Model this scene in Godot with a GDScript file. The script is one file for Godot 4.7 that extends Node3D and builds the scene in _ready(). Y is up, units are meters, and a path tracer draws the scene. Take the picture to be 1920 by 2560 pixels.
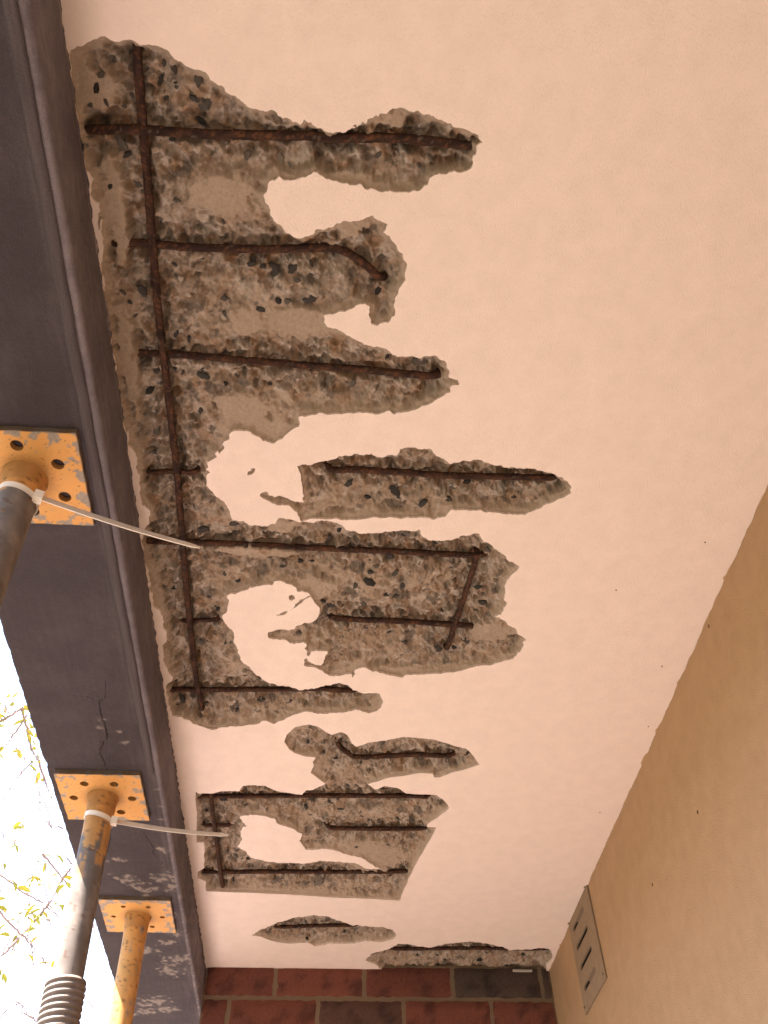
extends Node3D
# A balcony soffit seen from below: broken-out concrete, rusty bars, edge beam on steel props.
# Traced shapes are given on the soffit in millimetres: x to the right, d away from the viewer.

const G := 1.5           # height of the eye above the paving
const SOFFIT := 2.5      # height of the soffit
const BEAM_Y := 2.385    # underside of the edge beam
const BX0 := -0.4985      # outer face of the beam
const BX1 := -0.2975     # inner lower corner of the beam
const BXT := -0.3035       # where the inner face meets the soffit
const WALL_X := 0.652
const BRICK_D := 2.445

const OUTLINES := {
	"main": [-300,205,-293,201,-279,196,-258,191,-243,192,-222,195,-198,198,-194,203,-180,212,-168,215,-156,220,-142,229,-132,238,-120,244,-108,250,-90,250,-72,257,-57,264,-54,256,-45,260,-40,265,-28,269,-5,266,15,254,30,248,0,262,15,254,38,246,46,240,59,240,63,242,72,240,81,244,103,250,132,258,135,260,143,261,144,266,149,269,142,275,143,282,140,286,141,292,134,302,109,307,99,308,92,313,92,319,84,326,64,330,48,329,39,332,30,329,21,330,14,324,-2,324,-20,322,-31,318,-38,314,-42,313,-49,319,-67,325,-82,321,-93,328,-96,340,-100,345,-94,355,-87,374,-76,384,-57,393,-41,387,-39,382,-14,372,30,360,32,363,48,370,46,376,43,379,55,390,66,403,70,404,70,410,73,414,74,428,72,444,68,451,64,464,66,484,57,498,45,503,35,498,32,486,33,476,19,474,5,483,-15,491,-26,493,-25,503,-8,511,18,525,41,534,60,538,74,548,87,545,112,543,125,542,139,550,146,564,145,574,160,576,162,585,152,586,151,598,139,606,123,619,98,632,78,637,67,632,51,639,27,637,10,639,-20,643,-57,649,-56,663,-78,683,-95,697,-109,693,-129,678,-153,681,-160,696,-172,714,-179,727,-160,700,-175,721,-190,734,-193,749,-187,754,-194,775,-183,795,-164,821,-159,843,-135,850,-106,854,-93,848,-86,835,-67,838,-41,842,-7,838,10,845,24,856,42,861,72,858,98,852,132,847,138,861,152,870,187,865,203,855,225,850,236,868,261,884,283,907,301,916,300,928,289,947,289,973,290,996,296,1002,291,1030,280,1037,300,1046,324,1070,345,1092,341,1112,331,1142,284,1164,240,1181,191,1191,145,1196,136,1205,105,1198,79,1191,68,1181,48,1186,44,1210,39,1198,9,1207,-4,1201,-20,1187,-44,1182,-46,1164,-41,1156,-32,1173,-15,1178,-8,1159,-3,1141,-12,1139,-33,1140,-39,1155,-45,1135,-41,1122,-46,1117,-63,1123,-78,1112,-100,1113,-109,1108,-109,1095,-98,1092,-83,1087,-63,1085,-57,1075,-37,1068,-24,1055,-22,1027,-31,1011,-41,994,-59,992,-61,983,-71,977,-82,972,-97,972,-100,981,-121,984,-137,988,-153,998,-173,1006,-176,1046,-185,1057,-181,1074,-168,1097,-169,1122,-162,1144,-156,1173,-137,1199,-123,1218,-108,1233,-109,1233,-81,1239,-65,1244,-49,1250,-25,1244,-5,1232,19,1225,37,1230,46,1246,60,1251,76,1252,97,1253,104,1272,101,1288,96,1301,80,1314,67,1309,54,1302,38,1311,5,1315,-28,1314,-48,1315,-69,1329,-86,1343,-102,1355,-119,1345,-136,1356,-169,1363,-199,1369,-224,1378,-248,1364,-272,1348,-295,1336,-298,1300,-300,1274,-297,1246,-287,1236,-284,1221,-292,1197,-295,1174,-294,1147,-284,1124,-283,1102,-287,1087,-285,1066,-288,1050,-295,1045,-300,1038,-300,981,-302,952,-304,921,-300,890,-291,862,-282,839,-286,828,-295,820,-293,789,-294,759,-290,733,-296,717,-300,713,-302,693,-304,676,-304,650,-301,717,-304,684,-305,644,-305,602,-304,551,-302,509,-300,467,-302,442,-295,420,-294,393,-294,370,-297,399,-292,366,-303,356,-296,337,-304,329,-305,314,-305,294,-305,258,-304,228,-302,210],
	"isolated": [-59,734,-43,733,-26,725,2,713,30,709,54,710,86,708,89,696,109,692,134,694,143,705,160,714,167,719,184,711,213,711,231,718,260,719,293,720,315,726,339,738,353,750,355,763,338,775,315,793,292,809,262,809,232,808,197,804,179,804,172,814,152,826,117,825,87,825,44,831,10,835,-16,835,-33,834,-52,842,-55,833,-59,823,-68,815,-73,810,-89,811,-104,802,-115,795,-112,787,-106,785,-93,795,-82,793,-68,800,-48,806,-50,787,-52,767,-53,751,-58,740],
	"chip_a": [-133,757,-132,750,-125,747,-128,743,-124,742,-120,745,-124,752],
	"chip_b": [-95,1052,-85,1045,-73,1039,-57,1019,-38,1001,-34,1002,-49,1017,-63,1033,-77,1047],
	"chip_c": [-73,1004,-68,1000,-62,1004,-61,1012,-67,1015,-72,1012],
	"framed": [-269,1591,-263,1599,-233,1598,-215,1589,-178,1588,-169,1567,-150,1564,-123,1565,-97,1584,-69,1591,-46,1596,-37,1578,-24,1577,3,1552,-16,1529,-29,1514,-23,1491,-25,1476,-19,1461,-39,1458,-61,1448,-73,1434,-82,1413,-78,1388,-61,1362,-36,1352,-15,1360,-2,1374,11,1384,28,1374,41,1382,51,1410,62,1421,85,1405,119,1397,152,1384,187,1387,218,1392,255,1409,282,1418,298,1440,316,1471,287,1490,261,1502,241,1519,227,1519,224,1508,199,1505,164,1518,128,1527,111,1540,91,1551,108,1570,126,1555,154,1562,174,1582,206,1584,239,1585,260,1607,272,1632,265,1649,249,1676,232,1699,231,1711,253,1712,244,1767,234,1815,220,1884,208,1978,199,2054,122,2046,42,2043,-38,2034,-143,2027,-222,2024,-274,2020,-272,1973,-290,1958,-287,1927,-272,1911,-264,1795,-281,1796,-272,1670],
	"framed_island": [-178,1684,-145,1678,-107,1690,-98,1712,-70,1728,-45,1750,-45,1796,-35,1820,-1,1814,34,1822,80,1844,112,1873,139,1902,103,1898,77,1874,36,1871,-4,1867,-39,1883,-80,1880,-120,1876,-155,1862,-173,1829,-192,1811,-179,1778,-182,1746,-167,1723,-176,1706],
	"lens": [-172,2252,-144,2216,-96,2175,-55,2148,-15,2135,25,2143,59,2166,88,2190,122,2189,170,2197,195,2214,204,2236,196,2267,169,2283,126,2274,99,2293,36,2292,-6,2312,-27,2289,-69,2298,-111,2287,-145,2261],
	"corner": [133,2397,152,2347,193,2322,212,2290,255,2297,299,2311,346,2286,401,2272,453,2283,498,2301,516,2322,615,2308,633,2323,645,2351,643,2384,635,2410,650,2464,588,2483,362,2489,189,2465,164,2421],
}
const BARS := {
	"long_a": [-233,198,-235,244,-237,345,-239,510,-238,629,-238,791,-242,964,-244,1194,-240,1296,-240,1324],
	"cross_1": [-299,288,-261,285,-230,284,-162,284,-58,279,-4,278,37,275,83,275,135,277],
	"cross_2": [-283,419,-245,417,-205,419,-107,416,-38,410,-18,409,3,415,22,426,41,442],
	"cross_3": [-293,569,-217,570,-133,573,-39,576,30,578,124,582],
	"isolated": [-6,750,27,748,100,749,174,751,270,748,325,746],
	"stub_a": [-279,772,-246,768,-217,768],
	"cross_4": [-295,907,-213,906,-14,908,113,909,234,910],
	"diagonal": [233,920,226,992,218,1071,211,1134],
	"stub_b": [-253,1094,-227,1090,-199,1086],
	"cross_5": [10,1070,120,1072,208,1075,302,1081],
	"cross_6": [-298,1277,-70,1266,-15,1262,46,1264],
	"bent": [27,1438,47,1464,72,1476,177,1463,253,1462],
	"frame_top": [-268,1633,-52,1623,177,1615,221,1615],
	"frame_side": [-240,1636,-239,1788,-236,2008],
	"stub_c": [-262,1752,-237,1751,-210,1749],
	"frame_mid": [12,1740,37,1751,183,1747,229,1742],
	"frame_low": [-273,1955,-96,1949,64,1945,208,1935],
	"lens": [-104,2233,-6,2224,98,2214],
	"corner": [208,2354,420,2346,626,2342],
}
const PLATEAUS := [-151,349,42,28,-56,509,47,24,12,514,31,14,-136,646,45,25,-89,680,40,21,-128,513,23,22,-287,243,32,25,-34,991,40,26,0,372,29,20,31,253,36,9,283,1085,42,36,-124,917,77,12,130,1200,117,18,-155,2041,254,28,118,1859,84,74,-155,1461,48,56,-85,860,25,17,-277,379,13,81,-287,573,13,89,-297,1025,15,99,165,354,1,1]
const DARK_STONES := [-260,215,5,-245,211,3,-273,228,2,-280,243,6,-289,259,6,-271,256,3,-214,234,5,-248,251,4,-209,217,5,-196,219,5,-208,249,5,-195,237,5,-175,247,5,-166,248,4,-205,293,4,-260,316,5,-280,348,4,-172,274,5,-256,260,4,-283,483,4,-277,498,5,-274,518,5,-214,444,4,-155,488,5,-155,509,5,-119,436,5,-223,543,5,-272,580,4,-228,597,4,-190,604,8,-144,601,6,-160,612,4,-266,631,7,-261,665,5,-197,660,6,-219,602,4,-133,594,6,-152,387,4,-117,434,5,-66,437,7,-61,455,5,-42,444,5,-42,475,9,-85,483,6,-108,494,6,-155,488,6,-154,509,6,43,466,6,17,428,5,-44,433,5,7,870,5,-104,926,6,-54,942,6,-36,941,5,-177,970,5,-184,937,6,89,787,11,133,803,9,173,796,7,20,778,7,47,803,6,197,768,7,61,974,10,39,985,8,60,958,7,111,1014,8,3,1043,8,197,945,5,260,1023,8,244,977,6,227,1146,7,244,1123,8,130,1128,7,-53,1108,7,-267,1017,6,-277,975,5,-195,1053,5,-229,1139,5,-255,1097,5,63,1095,6,92,1011,6,-16,1024,5,-272,1090,7,-228,1143,7,-156,1237,5,-126,1298,8,-173,1341,5,-275,1305,10,-221,1285,6,-232,1323,7,-174,1315,4,-194,1053,5,-73,1307,6,-287,1260,6,-187,1146,4,39,1670,10,-4,1469,6,3,1765,6,47,1479,5,-35,1427,6,-37,1664,8,79,1823,7,154,1815,10,-174,1339,5,-127,1294,6,-258,1707,8,-215,1654,8,-257,1888,6,-171,2025,7,-39,2048,9,73,1497,5,251,1486,6,14,1653,6,-169,1669,5,-164,1971,6,-91,1959,6,166,1717,9,27,1601,6,233,1441,5,124,1599,7,-83,2264,6,69,2252,7,279,2397,7,450,2409,9,566,2390,8,354,2412,7,-28,2285,6]
const BRANCHES := [
	[7, [-1.69,2.53,3.82,-1.70,2.65,3.88,-1.70,2.78,3.95,-1.58,2.79,3.76]],
	[8, [-1.72,3.01,3.99,-1.72,2.99,4.15,-1.72,2.97,4.33,-1.62,2.83,4.23,-1.61,2.81,4.39,-1.51,2.65,4.31]],
	[5, [-1.74,2.40,4.13,-1.73,2.53,4.20,-1.71,2.72,4.24,-1.60,2.70,4.07,-1.62,2.79,4.15]],
	[4, [-1.93,2.46,4.98,-1.94,2.60,5.05,-1.94,2.75,5.11,-1.83,2.84,4.88]],
	[5, [-1.37,2.17,4.03,-1.36,2.19,4.17,-1.31,2.18,4.33]],
	[8, [-1.58,1.76,4.38,-1.57,1.87,4.48,-1.50,2.05,4.56,-1.38,2.09,4.38,-1.37,2.24,4.44,-1.29,2.22,4.27]],
	[5, [-1.62,2.12,4.09,-1.49,2.10,4.29,-1.43,2.12,4.44,-1.30,2.00,4.33]],
	[4, [-1.88,2.08,5.40,-1.90,2.20,5.48,-1.89,2.34,5.56,-1.81,2.48,5.32,-1.84,2.66,5.36,-1.77,2.69,5.16]],
	[6, [-1.53,1.91,3.99,-1.47,1.89,4.16,-1.41,1.88,4.32,-1.26,1.73,4.23]],
	[3, [-1.96,2.27,5.52,-1.95,2.46,5.58,-1.97,2.64,5.63,-1.92,2.67,5.42]],
	[4, [-2.01,3.37,4.11,-2.01,3.27,4.35,-2.01,3.24,4.53]],
	[3, [-2.01,3.10,4.45,-1.99,3.23,4.52,-1.95,3.38,4.58]],
	[4, [-1.21,2.19,3.84,-1.29,2.25,3.92,-1.36,2.30,4.01,-1.34,2.24,3.84]],
	[4, [-1.24,2.26,3.78,-1.34,2.32,3.86,-1.44,2.39,3.93]],
	[5, [-1.19,2.13,4.11,-1.27,2.21,4.19,-1.35,2.29,4.26]],
	[3, [-1.95,2.36,5.37,-2.01,2.60,5.38,-2.06,2.84,5.37,-2.00,2.81,5.20]],
	[5, [-1.49,1.52,4.39,-1.47,1.63,4.49,-1.48,1.71,4.59,-1.37,1.61,4.46,-1.34,1.62,4.60]],
	[4, [-1.15,1.78,4.84,-1.22,1.85,4.92,-1.29,1.91,5.02]],
	[4, [-1.17,2.07,4.72,-1.23,2.16,4.79,-1.30,2.21,4.89]],
	[3, [-2.02,2.93,4.68,-1.95,3.11,4.74,-1.98,3.18,4.84]],
]
const LEAF_CLUSTERS := [-1.71,2.81,3.76,-1.82,3.02,4.03,-1.77,2.88,3.97,-1.68,2.72,3.93,-1.77,2.91,4.23,-1.68,2.81,4.15,-1.61,2.72,4.06,-1.55,2.65,3.94,-1.70,2.83,4.22,-1.55,2.61,4.24,-1.49,2.53,4.14,-1.63,2.68,4.43,-1.57,2.60,4.32,-1.46,2.46,4.27,-1.41,2.38,4.16,-1.54,2.54,4.46,-1.48,2.46,4.35,-1.65,2.35,4.18,-1.76,2.51,4.48,-1.68,2.45,4.37,-1.67,2.34,4.26,-1.55,2.28,4.17,-1.54,2.44,4.52,-1.48,2.36,4.41,-1.46,2.29,4.28,-1.59,2.47,4.56,-1.58,2.24,4.52,-1.53,2.16,4.41,-1.48,2.12,4.28,-1.50,2.33,4.58,-1.38,2.27,4.48,-1.55,1.92,4.43,-1.61,2.08,4.75,-1.52,2.03,4.64,-1.45,1.98,4.52,-1.42,1.90,4.40,-1.62,2.01,4.70,-1.48,1.92,4.62,-1.41,1.84,4.51,-1.58,2.10,4.75,-1.21,1.87,4.80,-1.16,1.82,4.67,-1.11,1.87,4.50,-1.49,1.75,4.84,-1.43,1.69,4.72,-1.41,1.62,4.59,-1.58,1.81,4.87,-1.60,1.89,4.67,-1.42,1.90,4.56,-1.34,1.98,4.39,-1.59,2.00,4.71,-1.57,1.97,4.56,-1.16,2.04,4.49,-1.42,2.35,4.68,-1.62,2.22,4.51,-1.50,2.26,4.37,-1.64,2.90,3.73,-1.75,3.08,4.02,-1.69,2.98,3.93,-1.74,2.87,3.80]

var rng := RandomNumberGenerator.new()
var noise_cache := {}
var tex_cache := {}

func P(x: float, y: float, d: float) -> Vector3:
	return Vector3(x, y, -d)

func lin(r: float, g: float, b: float) -> Color:
	return Color(r, g, b).linear_to_srgb()

func noi(seed_: int, mm: float, kind := "simplex", octaves := 3) -> FastNoiseLite:
	var n := FastNoiseLite.new()
	n.seed = seed_
	n.frequency = 1.0 / mm
	n.fractal_octaves = octaves
	n.noise_type = FastNoiseLite.TYPE_SIMPLEX_SMOOTH
	if kind == "cell":
		n.noise_type = FastNoiseLite.TYPE_CELLULAR
		n.fractal_type = FastNoiseLite.FRACTAL_NONE
		n.cellular_return_type = FastNoiseLite.RETURN_CELL_VALUE
		n.cellular_jitter = 1.0
	elif kind == "bump":
		n.noise_type = FastNoiseLite.TYPE_CELLULAR
		n.fractal_type = FastNoiseLite.FRACTAL_NONE
		n.cellular_return_type = FastNoiseLite.RETURN_DISTANCE
		n.cellular_jitter = 1.0
	elif kind == "edge":
		n.noise_type = FastNoiseLite.TYPE_CELLULAR
		n.fractal_type = FastNoiseLite.FRACTAL_NONE
		n.cellular_return_type = FastNoiseLite.RETURN_DISTANCE2_SUB
	elif kind == "ridge":
		n.fractal_type = FastNoiseLite.FRACTAL_RIDGED
	if kind in ["cell", "bump", "edge"]:
		n.domain_warp_enabled = true
		n.domain_warp_amplitude = mm * 0.55
		n.domain_warp_frequency = 0.7 / mm
		n.domain_warp_fractal_octaves = 2
	return n

func grain(seed_: int, size: int, cells: float, lo: Color, hi: Color, octaves := 4) -> ImageTexture:
	var n := FastNoiseLite.new()
	n.seed = seed_
	n.frequency = cells / size
	n.fractal_octaves = octaves
	n.fractal_gain = 0.65
	var im := n.get_seamless_image(size, size)
	var out := Image.create(size, size, true, Image.FORMAT_RGB8)
	for y in size:
		for x in size:
			out.set_pixel(x, y, lo.lerp(hi, im.get_pixel(x, y).r))
	out.generate_mipmaps()
	return ImageTexture.create_from_image(out)

func relief(seed_: int, size: int, cells: float, strength: float, octaves := 4, pits := false) -> ImageTexture:
	var n := FastNoiseLite.new()
	n.seed = seed_
	n.frequency = cells / size
	n.fractal_octaves = octaves
	n.fractal_gain = 0.55
	var im := n.get_seamless_image(size, size)
	im.convert(Image.FORMAT_RGBA8)
	if pits:                       # mostly flat, with scattered dents
		for y in size:
			for x in size:
				var v := im.get_pixel(x, y).r
				v = smoothstep(0.16, 0.46, v) * 0.75 + v * 0.25
				im.set_pixel(x, y, Color(v, v, v))
	im.bump_map_to_normal_map(strength)
	im.generate_mipmaps()
	return ImageTexture.create_from_image(im)

func tri_mat(albedo: Color, rough: float, tile: float, tex: Texture2D = null, bump: Texture2D = null, bump_scale := 1.0, vertex := false) -> StandardMaterial3D:
	var m := StandardMaterial3D.new()
	m.albedo_color = albedo
	m.roughness = rough
	m.metallic_specular = 0.3
	m.uv1_triplanar = true
	m.uv1_world_triplanar = true
	m.uv1_scale = Vector3.ONE / tile
	if tex: m.albedo_texture = tex
	if bump:
		m.normal_enabled = true
		m.normal_texture = bump
		m.normal_scale = bump_scale
	m.vertex_color_use_as_albedo = vertex
	return m

# ---- scene tree helpers
func tag(o: Node3D, label := "", category := "", group := "", kind := "") -> Node3D:
	if label: o.set_meta("label", label)
	if category: o.set_meta("category", category)
	if group: o.set_meta("group", group)
	if kind: o.set_meta("kind", kind)
	return o

var used := {}
func numbered(n: String, parent: Node) -> String:
	var key := str(parent.get_instance_id()) + n
	var k: int = used.get(key, 0)
	used[key] = k + 1
	return n if k == 0 else "%s_%03d" % [n, k]

func thing(called: String, at: Vector3, label: String, category: String, group := "") -> Node3D:
	var o := Node3D.new()
	o.name = numbered(called, self)
	o.position = at
	add_child(o, true)
	tag(o, label, category, group)
	return o

func put(called: String, mesh: Mesh, mat: Material, parent: Node = self) -> MeshInstance3D:
	var o := MeshInstance3D.new()
	o.name = numbered(called, parent)
	o.mesh = mesh
	if mat: o.material_override = mat
	parent.add_child(o, true)
	return o

# ---- mesh helper: plain arrays with explicit normals
class Shape:
	var v := PackedVector3Array()
	var n := PackedVector3Array()
	var c := PackedColorArray()
	var i := PackedInt32Array()
	func add(p: Vector3, nn: Vector3, col := Color.WHITE) -> int:
		v.push_back(p); n.push_back(nn); c.push_back(col)
		return v.size() - 1
	func tri(a: int, b: int, d: int) -> void:
		# wound clockwise as seen along the stored normals
		var cr := (v[b] - v[a]).cross(v[d] - v[a])
		i.push_back(a)
		if cr.dot(n[a] + n[b] + n[d]) < 0.0:
			i.push_back(b); i.push_back(d)
		else:
			i.push_back(d); i.push_back(b)
	func quad(a: int, b: int, d: int, e: int) -> void:
		tri(a, b, d); tri(a, d, e)
	func face(pts: Array, nn: Vector3, col := Color.WHITE) -> void:
		var k := []
		for p in pts: k.push_back(add(p, nn, col))
		for q in range(1, k.size() - 1): tri(k[0], k[q], k[q + 1])
	func box(lo: Vector3, hi: Vector3, col := Color.WHITE) -> void:
		for ax in 3:
			for s in 2:
				var nn := Vector3.ZERO
				nn[ax] = 1.0 if s == 1 else -1.0
				var u := (ax + 1) % 3
				var w := (ax + 2) % 3
				var pts := []
				for q in [[0, 0], [1, 0], [1, 1], [0, 1]]:
					var p := Vector3.ZERO
					p[ax] = hi[ax] if s == 1 else lo[ax]
					p[u] = hi[u] if q[0] == 1 else lo[u]
					p[w] = hi[w] if q[1] == 1 else lo[w]
					pts.push_back(p)
				face(pts, nn, col)
	func smooth() -> void:
		var acc := PackedVector3Array(); acc.resize(v.size())
		for t in range(0, i.size(), 3):
			var nn := -(v[i[t + 1]] - v[i[t]]).cross(v[i[t + 2]] - v[i[t]])
			for k in 3: acc[i[t + k]] += nn
		for k in v.size():
			if acc[k].length() > 1e-14: n[k] = acc[k].normalized()
	func mesh() -> ArrayMesh:
		var a := []
		a.resize(Mesh.ARRAY_MAX)
		a[Mesh.ARRAY_VERTEX] = v
		a[Mesh.ARRAY_NORMAL] = n
		a[Mesh.ARRAY_COLOR] = c
		a[Mesh.ARRAY_INDEX] = i
		var m := ArrayMesh.new()
		m.add_surface_from_arrays(Mesh.PRIMITIVE_TRIANGLES, a)
		return m

# A tube along points with a radius and a colour at every ring.
func tube(pts: PackedVector3Array, radius: Callable, colour: Callable, sides: int, caps := true) -> ArrayMesh:
	var s := Shape.new()
	var up := Vector3.UP
	var run := 0.0
	var t0 := (pts[1] - pts[0]).normalized()
	if absf(t0.dot(up)) > 0.9: up = Vector3.RIGHT
	for k in pts.size():
		var t := (pts[mini(k + 1, pts.size() - 1)] - pts[maxi(k - 1, 0)]).normalized()
		var a := t.cross(up).normalized()
		var b := a.cross(t)
		up = b
		if k > 0: run += pts[k].distance_to(pts[k - 1])
		for q in sides:
			var an := TAU * q / sides
			var dir := a * cos(an) + b * sin(an)
			s.add(pts[k] + dir * radius.call(run, an), dir, colour.call(run, an))
	for k in pts.size() - 1:
		for q in sides:
			var r := (q + 1) % sides
			s.quad(k * sides + q, k * sides + r, (k + 1) * sides + r, (k + 1) * sides + q)
	if caps:
		for e in [0, pts.size() - 1]:
			var t := (pts[1] - pts[0]) if e == 0 else (pts[-2] - pts[-1])
			var m := s.add(pts[e], -t.normalized(), colour.call(0.0 if e == 0 else run, 0.0))
			for q in sides: s.tri(m, e * sides + q, e * sides + (q + 1) % sides)
	s.smooth()
	return s.mesh()

func resample(pts: PackedVector3Array, step: float, curved := true) -> PackedVector3Array:
	var c := Curve3D.new()
	c.bake_interval = step
	for k in pts.size():
		var h := Vector3.ZERO
		if curved and k > 0 and k < pts.size() - 1: h = (pts[k + 1] - pts[k - 1]) / 6.0
		c.add_point(pts[k], -h, h)
	return c.get_baked_points()

# ---- the soffit field
const CELL := 0.0016
const FX := -0.306
const FD := 0.12
var nx := 602
var nd := 1476
var edge := PackedFloat32Array()     # signed distance to the broken edge near it, >0 inside a patch
var owner_of := PackedByteArray()    # 0 sound skin, 1.. patch number
var inner := PackedFloat32Array()    # distance inward from the broken edge
var bar_d := PackedFloat32Array()    # distance to the nearest bar

func ragged(flat: Array, straight: float) -> PackedVector2Array:
	var src := PackedVector2Array()
	for k in range(0, flat.size(), 2): src.push_back(Vector2(flat[k], flat[k + 1]) * 0.001)
	var out := PackedVector2Array()
	for k in src.size():
		_split(src[k], src[(k + 1) % src.size()], straight, out, 0)
	return out

func _split(a: Vector2, b: Vector2, straight: float, out: PackedVector2Array, depth: int) -> void:
	var l := a.distance_to(b)
	if l < 0.0026 or depth > 7:
		out.push_back(a)
		return
	var nrm := (b - a).orthogonal() / l
	var amp := minf(l * 0.2, 0.0027) * straight
	var m := (a + b) * 0.5 + nrm * rng.randf_range(-amp, amp)
	_split(a, m, straight, out, depth + 1)
	_split(m, b, straight, out, depth + 1)

func raster(poly: PackedVector2Array, id: int) -> void:
	# inside by scanlines over d
	for j in nd:
		var d := FD + j * CELL + 0.000013
		var xs := []
		for k in poly.size():
			var a := poly[k]
			var b := poly[(k + 1) % poly.size()]
			if (a.y > d) != (b.y > d):
				xs.push_back(a.x + (d - a.y) / (b.y - a.y) * (b.x - a.x))
		xs.sort()
		for q in range(0, xs.size() - 1, 2):
			var i0 := maxi(0, ceili((xs[q] - FX) / CELL))
			var i1 := mini(nx - 1, floori((xs[q + 1] - FX) / CELL))
			for i in range(i0, i1 + 1): owner_of[j * nx + i] = id

func near(a: Vector2, b: Vector2, reach: float, field: PackedFloat32Array) -> void:
	var i0 := maxi(0, floori((minf(a.x, b.x) - reach - FX) / CELL))
	var i1 := mini(nx - 1, ceili((maxf(a.x, b.x) + reach - FX) / CELL))
	var j0 := maxi(0, floori((minf(a.y, b.y) - reach - FD) / CELL))
	var j1 := mini(nd - 1, ceili((maxf(a.y, b.y) + reach - FD) / CELL))
	var ab := b - a
	var l2 := maxf(ab.length_squared(), 1e-12)
	for j in range(j0, j1 + 1):
		var pd := FD + j * CELL
		for i in range(i0, i1 + 1):
			var p := Vector2(FX + i * CELL, pd)
			var t := clampf((p - a).dot(ab) / l2, 0.0, 1.0)
			var dist := p.distance_to(a + ab * t)
			var at := j * nx + i
			if dist < field[at]: field[at] = dist

var patch_names := ["", "main", "isolated", "chip_a", "chip_b", "chip_c", "framed", "lens", "corner"]
var depth := PackedFloat32Array()
var tint := PackedColorArray()

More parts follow.
